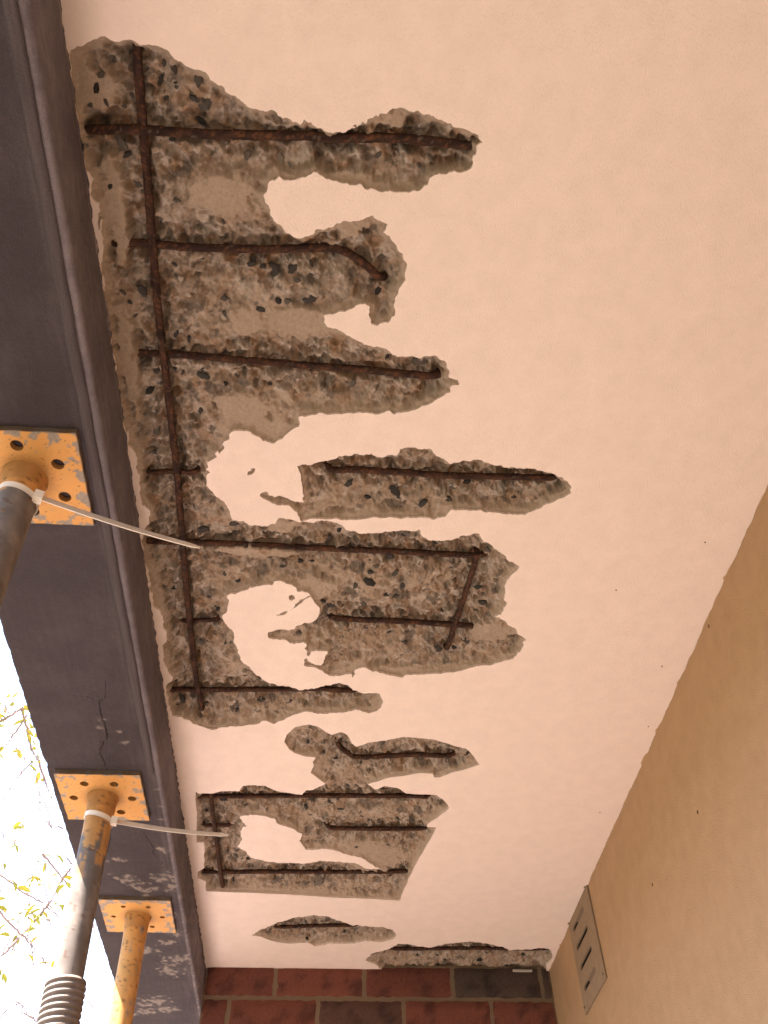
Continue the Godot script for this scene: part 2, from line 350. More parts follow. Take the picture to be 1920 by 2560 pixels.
func build_field() -> void:
	var total := nx * nd
	edge.resize(total); edge.fill(0.02)
	owner_of.resize(total); owner_of.fill(0)
	bar_d.resize(total); bar_d.fill(0.2)
	inner.resize(total); inner.fill(0.0)
	var outlines := []
	for id in range(1, patch_names.size()):
		var poly := ragged(OUTLINES[patch_names[id]], 0.35 if patch_names[id] == "framed" else 1.0)
		raster(poly, id)
		outlines.push_back(poly)
	var isle := ragged(OUTLINES["framed_island"], 1.0)
	raster(isle, 0)
	outlines.push_back(isle)
	for poly in outlines:
		for k in poly.size(): near(poly[k], poly[(k + 1) % poly.size()], 0.006, edge)
	for key in BARS:
		var b: Array = BARS[key]
		for k in range(0, b.size() - 2, 2):
			near(Vector2(b[k], b[k + 1]) * 0.001, Vector2(b[k + 2], b[k + 3]) * 0.001, 0.085, bar_d)
	for k in total:
		if owner_of[k] == 0: edge[k] = -edge[k]
	# distance inward: two chamfer sweeps
	for k in total: inner[k] = 0.0 if owner_of[k] == 0 else 1.0
	for j in range(1, nd):
		for i in range(1, nx - 1):
			var k := j * nx + i
			if inner[k] > 0.0:
				inner[k] = minf(inner[k], minf(minf(inner[k - 1], inner[k - nx]) + CELL, minf(inner[k - nx - 1], inner[k - nx + 1]) + CELL * 1.414))
	for j in range(nd - 2, -1, -1):
		for i in range(nx - 2, 0, -1):
			var k := j * nx + i
			if inner[k] > 0.0:
				inner[k] = minf(inner[k], minf(minf(inner[k + 1], inner[k + nx]) + CELL, minf(inner[k + nx + 1], inner[k + nx - 1]) + CELL * 1.414))
	depth.resize(total); depth.fill(0.0)
	tint.resize(total)
	var n_low := noi(11, 70.0)
	var n_mid := noi(12, 22.0)
	var n_fine := noi(13, 6.0, "simplex", 2)
	var n_hue := noi(14, 45.0)
	var cell_a := noi(15, 19.0, "cell")
	var bump_a := noi(15, 19.0, "bump")
	var cell_b := noi(16, 7.0, "cell")
	var bump_b := noi(16, 7.0, "bump")
	var ridge := noi(17, 26.0, "ridge", 3)
	var white := noi(18, 26.0)
	var lump := noi(21, 55.0, "ridge", 2)
	var warm := noi(22, 34.0)
	var fleck := noi(19, 4.2, "cell")
	var scar := noi(20, 9.0, "edge")
	var tan_c := Color(0.41, 0.322, 0.252)
	var brown := Color(0.33, 0.236, 0.165)
	var grey := Color(0.205, 0.173, 0.15)
	var dark := Color(0.070, 0.061, 0.054)
	var pale := Color(0.52, 0.45, 0.395)
	var rust := Color(0.24, 0.115, 0.05)
	for j in nd:
		for i in nx:
			var k := j * nx + i
			if owner_of[k] == 0 and edge[k] < -0.005: continue
			var x := FX + i * CELL
			var d := FD + j * CELL
			var xm := x * 1000.0
			var dm := d * 1000.0
			var low := n_low.get_noise_2d(xm, dm)
			var mid := n_mid.get_noise_2d(xm, dm)
			var fine := n_fine.get_noise_2d(xm, dm)
			var w := 1.0 - smoothstep(0.022, 0.062, bar_d[k] + low * 0.026 + mid * 0.012)
			w = maxf(w, 0.42 + 0.4 * low)
			for q in range(0, PLATEAUS.size(), 4):
				var e := Vector2((xm - PLATEAUS[q]) / PLATEAUS[q + 2], (dm - PLATEAUS[q + 1]) / PLATEAUS[q + 3]).length_squared()
				if e < 2.2: w *= smoothstep(0.72, 1.25, sqrt(e) + mid * 0.35 + fine * 0.1)
			var ins := inner[k]
			w *= smoothstep(0.003, 0.014, ins + mid * 0.006)
			var ca := cell_a.get_noise_2d(xm, dm)
			var cb := cell_b.get_noise_2d(xm, dm)
			var rough := (bump_a.get_noise_2d(xm, dm) * 0.5 + 0.5) * 0.0045 + (bump_b.get_noise_2d(xm, dm) * 0.5 + 0.5) * 0.0022 + (ca * 0.5) * 0.0030 + cb * 0.0010 + ridge.get_noise_2d(xm, dm) * 0.0032
			var dep := 0.0052 + smoothstep(0.0, 0.008, ins) * (0.0030 + 0.0022 * (low + 0.6 * mid)) + fine * 0.0006
			dep += w * (0.0130 + 0.004 * low + 0.0058 * mid + 0.0065 * lump.get_noise_2d(xm, dm) + rough * 0.62)
			# broken ledges: steep little steps between flatter faces
			var led := low * 0.8 + mid * 0.8 + 0.22 * fine
			dep += w * 0.0034 * (smoothstep(-0.02, 0.06, led - 0.10) + smoothstep(-0.02, 0.06, led + 0.22) - 1.0)
			var led2 := mid - low * 0.7 + 0.14 * fine + 0.10 * ca
			dep += w * 0.0026 * (smoothstep(-0.02, 0.06, led2 - 0.05) - 0.5)
			# a groove chiselled along each bar
			dep += w * 0.0040 * (1.0 - smoothstep(0.005, 0.014, bar_d[k] + fine * 0.002))
			depth[k] = maxf(dep, 0.0046)
			# colour of what was broken open
			var hue := n_hue.get_noise_2d(xm, dm)
			var col := tan_c.lerp(brown, clampf(0.38 + hue * 0.9 + mid * 0.4, 0.0, 1.0) * (0.15 + 0.85 * w))
			var g := smoothstep(0.05, 0.75, w * (0.55 + 0.5 * hue - 0.35 * mid))
			col = col.lerp(grey, g * 0.34)
			if w > 0.28:
				if ca > 0.84: col = col.lerp(dark, 0.6)
				elif ca > 0.6: col = col.lerp(grey, 0.35)
				elif ca < -0.72: col = col.lerp(pale, 0.45)
				elif ca < -0.45: col = col.lerp(Color(0.31, 0.21, 0.145), 0.6)
				if cb > 0.9: col = col.lerp(dark, 0.6)
				elif cb > 0.74: col = col.lerp(grey, 0.35)
				elif cb < -0.86: col = col.lerp(pale, 0.5)
			var fl := fleck.get_noise_2d(xm, dm)
			if fl > 0.88: col = col.lerp(dark, 0.5 * (0.25 + 0.75 * w))
			elif fl < -0.92: col = col.lerp(pale, 0.4 * w)
			# dark hair cracks between the lumps, with undercut shade put into the colour
			col = col.lerp(dark, 0.35 * w * (1.0 - smoothstep(-0.98, -0.93, scar.get_noise_2d(xm, dm))) * smoothstep(0.0, 0.3, hue + mid))
			col = col.lerp(Color(0.33, 0.20, 0.115), 0.55 * w * smoothstep(0.05, 0.45, warm.get_noise_2d(xm, dm) + 0.2 * fine))
			var wh := white.get_noise_2d(xm, dm)
			var band := smoothstep(0.010, 0.016, bar_d[k]) * (1.0 - smoothstep(0.022, 0.034, bar_d[k]))
			col = col.lerp(pale, clampf(band * w * smoothstep(-0.05, 0.45, wh + fine * 0.3), 0.0, 1.0) * 0.8)
			var ru := smoothstep(0.32, 0.55, n_hue.get_noise_2d(dm + 700.0, xm)) * (1.0 - smoothstep(0.012, 0.03, bar_d[k]))
			col = col.lerp(rust, ru * 0.6)
			col = col * (1.0 + 0.16 * fine + 0.10 * mid)
			tint[k] = Color(col.r * 1.13, col.g * 1.12, col.b * 1.10)

func depth_at(x: float, d: float) -> float:
	var i := clampi(roundi((x - FX) / CELL), 0, nx - 1)
	var j := clampi(roundi((d - FD) / CELL), 0, nd - 1)
	return depth[j * nx + i]

func owner_at(x: float, d: float) -> int:
	var i := roundi((x - FX) / CELL)
	var j := roundi((d - FD) / CELL)
	if i < 0 or j < 0 or i >= nx or j >= nd: return 0
	return owner_of[j * nx + i]

func node_pos(k: int) -> Vector3:
	return P(FX + (k % nx) * CELL, SOFFIT, FD + (k / nx) * CELL)

func build_soffit(skin_mat: Material, concrete_mat: Material) -> Node3D:
	var slab := thing("balcony_slab", Vector3.ZERO, "cream painted balcony soffit with concrete broken out along rusty bars", "balcony slab")
	var skin := Shape.new()
	var rim := Shape.new()
	var dn := Vector3.DOWN
	# flat skin all round the traced field
	var x1 := FX + (nx - 1) * CELL
	var d1 := FD + (nd - 1) * CELL
	skin.face([P(FX, SOFFIT, -5.0), P(WALL_X + 0.02, SOFFIT, -5.0), P(WALL_X + 0.02, SOFFIT, FD), P(FX, SOFFIT, FD)], dn)
	skin.face([P(x1, SOFFIT, FD), P(WALL_X + 0.02, SOFFIT, FD), P(WALL_X + 0.02, SOFFIT, d1), P(x1, SOFFIT, d1)], dn)
	skin.face([P(FX, SOFFIT, d1), P(WALL_X + 0.02, SOFFIT, d1), P(WALL_X + 0.02, SOFFIT, BRICK_D + 0.03), P(FX, SOFFIT, BRICK_D + 0.03)], dn)
	var patches := []
	var maps := []
	for q in patch_names.size():
		patches.push_back(Shape.new())
		maps.push_back({})
	for j in nd - 1:
		var run := -1
		for i in nx:
			var k := j * nx + i
			var whole := false
			var inside := 0
			if i < nx - 1:
				for q in [k, k + 1, k + nx, k + nx + 1]:
					if owner_of[q] > 0: inside += 1
				whole = inside == 0
			if whole:
				if run < 0: run = i
				continue
			if run >= 0:
				skin.face([node_pos(j * nx + run), node_pos(k), node_pos(k + nx), node_pos((j + 1) * nx + run)], dn)
				run = -1
			if i == nx - 1: continue
			var id := 0
			for q in [k, k + 1, k + nx, k + nx + 1]: id = maxi(id, owner_of[q])
			var sh: Shape = patches[id]
			var mp: Dictionary = maps[id]
			if inside == 4:
				var c := []
				for q in [k, k + 1, k + nx + 1, k + nx]: c.push_back(patch_vertex(sh, mp, q))
				if (i + j) % 2 == 0:
					sh.tri(c[0], c[1], c[2]); sh.tri(c[0], c[2], c[3])
				else:
					sh.tri(c[1], c[2], c[3]); sh.tri(c[1], c[3], c[0])
				continue
			# a cell crossed by the broken edge
			var ring := [k, k + 1, k + nx + 1, k + nx]
			var sk := []
			var con := []
			var cut := []
			for q in 4:
				var a: int = ring[q]
				var b: int = ring[(q + 1) % 4]
				var pa := node_pos(a)
				if owner_of[a] > 0: con.push_back(patch_vertex(sh, mp, a))
				else: sk.push_back(pa)
				if (owner_of[a] > 0) != (owner_of[b] > 0):
					var t := clampf(edge[a] / (edge[a] - edge[b]), 0.04, 0.96)
					var p := pa.lerp(node_pos(b), t)
					sk.push_back(p)
					cut.push_back(p)
					con.push_back(edge_vertex(sh, mp, mini(a, b), maxi(a, b), p))
			for q in range(1, con.size() - 1): sh.tri(con[0], con[q], con[q + 1])
			if sk.size() > 2: skin.face(sk, dn)
			if cut.size() == 2:
				var up := Vector3(0, 0.0050, 0)
				var nn: Vector3 = (cut[1] - cut[0]).cross(Vector3.UP).normalized()
				rim.face([cut[0], cut[1], cut[1] + up, cut[0] + up], nn)
	var coat := put("painted_coat", skin.mesh(), skin_mat, slab)
	put("coat_edge", rim.mesh(), skin_mat, coat)
	# the slab itself above the coat
	var body := Shape.new()
	body.box(P(BX0 + 0.06, SOFFIT + 0.075, BRICK_D + 0.2), P(WALL_X + 0.1, SOFFIT + 0.2, -5.0))
	put("slab_core", body.mesh(), concrete_mat, slab)
	var what := ["", "long broken-out area running beside the beam with fingers along the bars", "lone broken-out strip beyond the end of the main area", "small chip in the paint", "thin scraped chip in the paint", "round chip in the paint", "saw-cut broken-out frame with a painted island", "small lens-shaped broken-out patch", "broken-out strip against the brick wall"]
	patch_nodes = [null]
	for q in range(1, patch_names.size()):
		var sh: Shape = patches[q]
		sh.smooth()
		var o := put("exposed_concrete", sh.mesh(), concrete_mat, slab)
		tag(o, what[q])
		patch_nodes.push_back(o)
	return slab

var patch_nodes := []

func patch_vertex(sh: Shape, mp: Dictionary, k: int) -> int:
	if mp.has(k): return mp[k]
	var p := node_pos(k)
	p.y += depth[k]
	var at := sh.add(p, Vector3.DOWN, tint[k])
	mp[k] = at
	return at

func edge_vertex(sh: Shape, mp: Dictionary, a: int, b: int, p: Vector3) -> int:
	var key := "%d_%d" % [a, b]
	if mp.has(key): return mp[key]
	var inside := a if owner_of[a] > 0 else b
	var at := sh.add(p + Vector3(0, 0.0046, 0), Vector3.DOWN, tint[inside])
	mp[key] = at
	return at

# ---- stones in the broken concrete
var stone_meshes := []

func make_stones() -> void:
	var ico := SphereMesh.new()
	ico.radial_segments = 6
	ico.rings = 3
	ico.radius = 1.0
	ico.height = 2.0
	for q in 8:
		var s := SurfaceTool.new()
		s.begin(Mesh.PRIMITIVE_TRIANGLES)
		s.set_smooth_group(-1)
		var a := ico.get_mesh_arrays()
		var vv: PackedVector3Array = a[Mesh.ARRAY_VERTEX]
		var moved := {}
		for t in a[Mesh.ARRAY_INDEX]:
			var p := vv[t]
			var key := p.snapped(Vector3.ONE * 0.01)
			if not moved.has(key):
				moved[key] = p * rng.randf_range(0.7, 1.12) * Vector3(1.0, 0.5, 0.75)
			s.add_vertex(moved[key])
		s.generate_normals()
		stone_meshes.push_back(s.commit())

func stone(x: float, d: float, r: float, mat: Material) -> void:
	var id := owner_at(x, d)
	if id == 0: return
	var o := put("aggregate_stone", stone_meshes[rng.randi() % stone_meshes.size()], mat, patch_nodes[id])
	var b := Basis.from_euler(Vector3(rng.randf_range(-0.3, 0.3), rng.randf_range(0, TAU), rng.randf_range(-0.3, 0.3)))
	o.transform = Transform3D(b.scaled_local(Vector3(r * rng.randf_range(1.2, 1.6), r * 0.9, r * rng.randf_range(1.0, 1.3))), P(x, SOFFIT + depth_at(x, d) + r * 0.02, d))

# ---- steel bars
func rebar(key: String, radius: float, lift: float, called: String, label: String, mat: Material, seed_: int) -> void:
	var b: Array = BARS[key]
	var pts := PackedVector3Array()
	var base := P(b[0] * 0.001, SOFFIT, b[1] * 0.001)
	for k in range(0, b.size(), 2):
		var up := lift + 0.0015
		if key == "long_a" and k < 8: up = lift + 0.010 * (1.0 - clampf((b[k + 1] - 330.0) / 100.0, 0.0, 1.0))
		pts.push_back(P(b[k] * 0.001, SOFFIT + up, b[k + 1] * 0.001) - base)
	# both ends run on into the sound concrete
	var e0 := (pts[0] - pts[1]).normalized()
	var e1 := (pts[-1] - pts[-2]).normalized()
	pts.insert(0, pts[0] + e0 * 0.011 + Vector3(0, 0.016, 0))
	pts.push_back(pts[-1] + e1 * 0.011 + Vector3(0, 0.016, 0))
	var line := resample(pts, 0.0035)
	var n := noi(seed_, 14.0)
	var nf := noi(seed_ + 40, 4.5)
	var rad := func(run: float, an: float) -> float:
		var f := n.get_noise_3d(run * 1000.0, cos(an) * 9.0, sin(an) * 9.0)
		return radius * (0.95 + 0.20 * f + 0.13 * nf.get_noise_3d(run * 1000.0, cos(an) * 6.0, sin(an) * 6.0))
	var col := func(run: float, an: float) -> Color:
		var f := n.get_noise_3d(run * 450.0 + 300.0, cos(an) * 8.0, sin(an) * 8.0)
		var g := nf.get_noise_3d(run * 1000.0, cos(an) * 6.0, sin(an) * 6.0)
		var c := Color(0.070, 0.036, 0.027).lerp(Color(0.036, 0.022, 0.019), smoothstep(-0.2, 0.3, f))
		c = c.lerp(Color(0.20, 0.085, 0.042), smoothstep(0.12, 0.42, g - f * 0.3) * 0.75)
		c = c.lerp(Color(0.17, 0.13, 0.10), smoothstep(0.5, 0.6, f + g * 0.34) * 0.7)
		return c
	var o := put(called, tube(line, rad, col, 12), mat)
	o.position = base
	tag(o, label, "reinforcing bar", "rusty reinforcing bars in the soffit")

# ---- the edge beam
const CRACKS := [
	[-352,1074,-357,1113,-369,1129,-372,1155,-368,1191,-368,1219,-384,1252,-389,1271,-385,1289,-383,1321],
	[-409,1113,-387,1114,-369,1128],
	[-406,1517,-408,1540,-415,1574,-422,1604],
	[-344,1515,-335,1554,-329,1583,-332,1601,-329,1613],
	[-318,1630,-318,1643],
]
# lime bloom on the underside: x, d, radius in millimetres
const BLOOM := [-375,1172,7, -372,1195,10, -366,1174,7, -345,1237,9, -349,1207,6, -303,1376,6, -303,1432,8, -304,1475,6, -313,1514,14, -308,1588,14, -400,1627,14, -426,1634,8, -423,1684,9, -393,1710,24, -373,1733,26, -352,1753,22, -330,1705,26, -312,1690,18, -306,1738,22, -361,1773,14, -386,2043,26, -343,1998,22, -326,2079,34, -345,2150,38, -347,2113,26, -400,2322,40, -430,2342,26, -439,2391,36, -382,2370,36, -320,1860,16, -310,1950,20]

func build_beam(mat: Material, crack_mat: Material) -> void:
	var beam := thing("edge_beam", P(BX0, BEAM_Y, 0), "dark grey painted concrete edge beam with cracks and lime bloom", "beam")
	var off := -beam.position
	var prof := []      # x, y, normal, fineness
	prof.push_back([Vector2(-0.36, 2.70), Vector2(1, 0)])
	prof.push_back([Vector2(-0.36, 2.78), Vector2(0, 1)])
	for y in [2.78, 2.6, 2.45, 2.42, 2.40]: prof.push_back([Vector2(BX0, y), Vector2(-1, 0)])
	for q in 5:
		var a := q * PI / 8.0
		prof.push_back([Vector2(BX0 + 0.004 - 0.004 * cos(a), BEAM_Y + 0.004 - 0.004 * sin(a)), Vector2(-cos(a), -sin(a))])
	var steps := 58
	for q in range(1, steps):
		prof.push_back([Vector2(lerpf(BX0 + 0.004, BX1 - 0.009, float(q) / steps), BEAM_Y), Vector2(0, -1)])
	for q in 5:
		var a := q * PI / 8.0
		prof.push_back([Vector2(BX1 - 0.009 + 0.009 * sin(a), BEAM_Y + 0.009 - 0.009 * cos(a)), Vector2(sin(a), -cos(a))])
	for q in range(1, 43):
		prof.push_back([Vector2(lerpf(BX1, BXT, q / 42.0), lerpf(BEAM_Y + 0.009, SOFFIT - 0.0008, q / 42.0)), Vector2(1, 0)])
	prof.push_back([Vector2(BXT + 0.0015, SOFFIT - 0.0006), Vector2(0, -1)])
	var ds := PackedFloat32Array()
	for d in [-5.0, -3.0, -1.5, -0.6, -0.2]: ds.push_back(d)
	var dd := -0.05
	while dd < 2.7:
		ds.push_back(dd)
		dd += 0.0032
	ds.push_back(3.3)
	var s := Shape.new()
	var n_low := noi(31, 130.0)
	var n_mid := noi(32, 24.0)
	var n_fine := noi(33, 7.0, "simplex", 2)
	var streak := noi(34, 9.0)
	var bloom_n := noi(35, 22.0, "simplex", 5)
	var rag := noi(36, 28.0, "simplex", 4)
	var base := Color(0.076, 0.061, 0.069)
	var worn := Color(0.142, 0.116, 0.122)
	var lime := Color(0.40, 0.335, 0.29)
	var np := prof.size()
	for d in ds:
		var dm := d * 1000.0
		for k in np:
			var p: Vector2 = prof[k][0]
			var nn: Vector2 = prof[k][1]
			var sm := k * 3.1
			var low := n_low.get_noise_2d(sm, dm)
			var mid := n_mid.get_noise_2d(sm, dm)
			var fine := n_fine.get_noise_2d(sm, dm)
			var st := streak.get_noise_2d(p.x * 1000.0 + p.y * 1000.0, dm / 22.0)
			var h := low * 0.0008 + mid * 0.0005 + fine * 0.00022
			var col := base
			if nn.x > 0.3 and p.y < SOFFIT + 0.01:      # streaked inner face, colour lightened and cooled to offset its weak warm light
				col = Color(0.190, 0.168, 0.195).lerp(Color(0.27, 0.24, 0.255), clampf(0.3 + st * 0.45 + mid * 0.5 + low * 0.5, 0.0, 1.0))
				h += st * 0.0003
			else:
				var nearness := smoothstep(0.045, 0.0, absf(p.x - BX1))
				col = base.lerp(worn, clampf(st * 0.12 + mid * 0.10 + low * 0.15 + 0.05 + nearness * (0.35 + st * 0.7), 0.0, 0.9))
			if k < 16:
				h += clampf((16 - k) / 6.0, 0.0, 1.0) * (0.0012 * n_mid.get_noise_2d(300.0, dm * 0.5) - 0.002 * smoothstep(0.2, 0.7, n_mid.get_noise_2d(900.0, dm * 0.4)))
			var xm := p.x * 980.0
			var amount := 0.0
			if d > 1.1:
				for q in range(0, BLOOM.size(), 3):
					var e := Vector2((xm - BLOOM[q]) / (BLOOM[q + 2] * 1.3), (dm * 0.98 - BLOOM[q + 1]) / BLOOM[q + 2]).length()
					if e < 1.0: amount = maxf(amount, 1.0 - e)
				if nn.x > 0.3: amount = maxf(amount * 0.6, 0.30 * smoothstep(1.5, 2.0, d))
			if amount > 0.0:
				var b := bloom_n.get_noise_2d(xm + p.y * 900.0, dm) + fine * 0.35
				col = col.lerp(lime, smoothstep(0.34, 0.72, b + amount * 0.75) * 0.8)
				col = col.lerp(worn, amount * 0.35)
				h += 0.0005 * smoothstep(0.3, 0.6, b + amount * 0.7)
			if k >= np - 3:
				var r := rag.get_noise_2d(40.0, dm)
				if k == np - 1: p.x += 0.0035 * r
				col = col.lerp(Color(0.42, 0.35, 0.31), smoothstep(0.12, 0.4, rag.get_noise_2d(sm * 3.0, dm * 0.6)) * 0.8)
			col = col * (1.0 + 0.10 * fine + 0.08 * low)
			s.add(P(p.x + nn.x * h, p.y + nn.y * h, d) + off, Vector3(nn.x, nn.y, 0), Color(col.r, col.g, col.b))
	for j in ds.size() - 1:
		for k in np - 1:
			s.quad(j * np + k, j * np + k + 1, (j + 1) * np + k + 1, (j + 1) * np + k)
	s.smooth()
	put("beam_body", s.mesh(), mat, beam)
	# formwork strip left along the inner corner; it stops with a rounded end
	var strip := Shape.new()
	var prev := []
	var dlist := []
	var q0 := -0.6
	while q0 < 1.345:
		dlist.push_back(q0)
		q0 += 0.012
	dlist.append_array([1.35, 1.354, 1.357])
	var wob := noi(37, 60.0)
	for d in dlist:
		var fall := 1.0
		if d > 1.344: fall = sqrt(maxf(0.02, 1.0 - pow((d - 1.344) / 0.0132, 2.0)))
		var hh := 0.0032 + 0.0008 * wob.get_noise_1d(d * 1000.0)
		var wx := 0.001 * wob.get_noise_1d(d * 1000.0 + 500.0)
		var ring := []
		for a in 9:
			var an := PI * a / 8.0
			var x := BX1 - 0.0150 + wx - cos(an) * 0.0075 * fall
			var y := BEAM_Y + 0.002 - (0.002 + hh) * pow(sin(an), 0.6) * (0.5 + 0.5 * fall)
			var cc := base.lerp(worn, clampf(0.15 + 0.5 * streak.get_noise_2d(a * 4.0, d * 60.0) + (0.35 if a > 1 and a < 6 else 0.0), 0.0, 1.0))
			ring.push_back(strip.add(P(x, y, d) + off, Vector3(-cos(an), -sin(an), 0), Color(cc.r, cc.g, cc.b)))
		if prev:
			for a in 8: strip.quad(prev[a], prev[a + 1], ring[a + 1], ring[a])
		prev = ring
	strip.smooth()
	put("corner_strip", strip.mesh(), mat, beam)
	for c in CRACKS:
		var pts := PackedVector3Array()
		for k in range(0, c.size(), 2): pts.push_back(P(c[k] * 0.00102, BEAM_Y - 0.0009, c[k + 1] * 0.00102) + off)
		var line := resample(pts, 0.004, false)
		var sh := Shape.new()
		var last := []
		for k in line.size():
			var run := float(k) / (line.size() - 1)
			var wdt := 0.0007 * (0.5 + rng.randf()) * (1.0 - 0.7 * absf(run - 0.5) * 2.0) + 0.0002
			if rng.randf() < 0.12: wdt *= 0.25
			var jit := Vector3(rng.randf_range(-0.002, 0.002), 0, rng.randf_range(-0.001, 0.001))
			var a := sh.add(line[k] + jit - Vector3(wdt, 0, 0), Vector3.DOWN)
			var b := sh.add(line[k] + jit + Vector3(wdt, 0, 0), Vector3.DOWN)
			if last: sh.quad(last[0], last[1], b, a)
			last = [a, b]
		put("crack", sh.mesh(), crack_mat, beam)

# ---- a flat plate with holes: front face towards +z, hole walls and rim behind it
func perforated(w: float, h: float, cell: float, thick: float, dist: Callable, colour: Callable, wave := 0.0) -> ArrayMesh:
	var s := Shape.new()
	var cx := ceili(w / cell)
	var cy := ceili(h / cell)
	var vals := PackedFloat32Array()
	var pos := PackedVector3Array()
	var idx := PackedInt32Array()
	var fr := Vector3(0, 0, 1)
	for j in cy + 1:
		for i in cx + 1:
			var p := Vector2(lerpf(-w / 2, w / 2, float(i) / cx), lerpf(-h / 2, h / 2, float(j) / cy))
			vals.push_back(dist.call(p))
			var q := p
			if i == 0 or i == cx: q.x += wave * sin(p.y * 190.0 + i)
			if j == 0 or j == cy: q.y += wave * sin(p.x * 170.0 + j)
			var bevel := 0.0008 if (i == 0 or i == cx or j == 0 or j == cy) else 0.0
			pos.push_back(Vector3(q.x, q.y, -bevel))
			idx.push_back(s.add(pos[-1], fr, colour.call(p)))
	for j in cy:
		for i in cx:
			var k := j * (cx + 1) + i
			var ring := [k, k + 1, k + cx + 2, k + cx + 1]
			var solid := []
			var cut := []
			for q in 4:
				var a: int = ring[q]
				var b: int = ring[(q + 1) % 4]
				if vals[a] >= 0.0: solid.push_back(idx[a])
				if (vals[a] >= 0.0) != (vals[b] >= 0.0):
					var p := pos[a].lerp(pos[b], vals[a] / (vals[a] - vals[b]))
					cut.push_back(p)
					solid.push_back(s.add(p, fr, colour.call(Vector2(p.x, p.y))))
			for q in range(1, solid.size() - 1): s.tri(solid[0], solid[q], solid[q + 1])
			if cut.size() == 2:
				var nn: Vector3 = (cut[1] - cut[0]).cross(fr).normalized()
				var back := Vector3(0, 0, -thick)
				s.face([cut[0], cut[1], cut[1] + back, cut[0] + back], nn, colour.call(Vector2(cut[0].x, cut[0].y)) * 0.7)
	# rim
	var b2 := Vector3(0, 0, -thick)
	for i in cx:
		for e in [[i, i + 1, Vector3(0, -1, 0)], [cy * (cx + 1) + i, cy * (cx + 1) + i + 1, Vector3(0, 1, 0)]]:
			s.face([pos[e[0]], pos[e[1]], pos[e[1]] + b2, pos[e[0]] + b2], e[2], colour.call(Vector2(pos[e[0]].x, pos[e[0]].y) * 1.02))
	for j in cy:
		for e in [[j * (cx + 1), (j + 1) * (cx + 1), Vector3(-1, 0, 0)], [j * (cx + 1) + cx, (j + 1) * (cx + 1) + cx, Vector3(1, 0, 0)]]:
			s.face([pos[e[0]], pos[e[1]], pos[e[1]] + b2, pos[e[0]] + b2], e[2], colour.call(Vector2(pos[e[0]].x, pos[e[0]].y) * 1.02))
	return s.mesh()

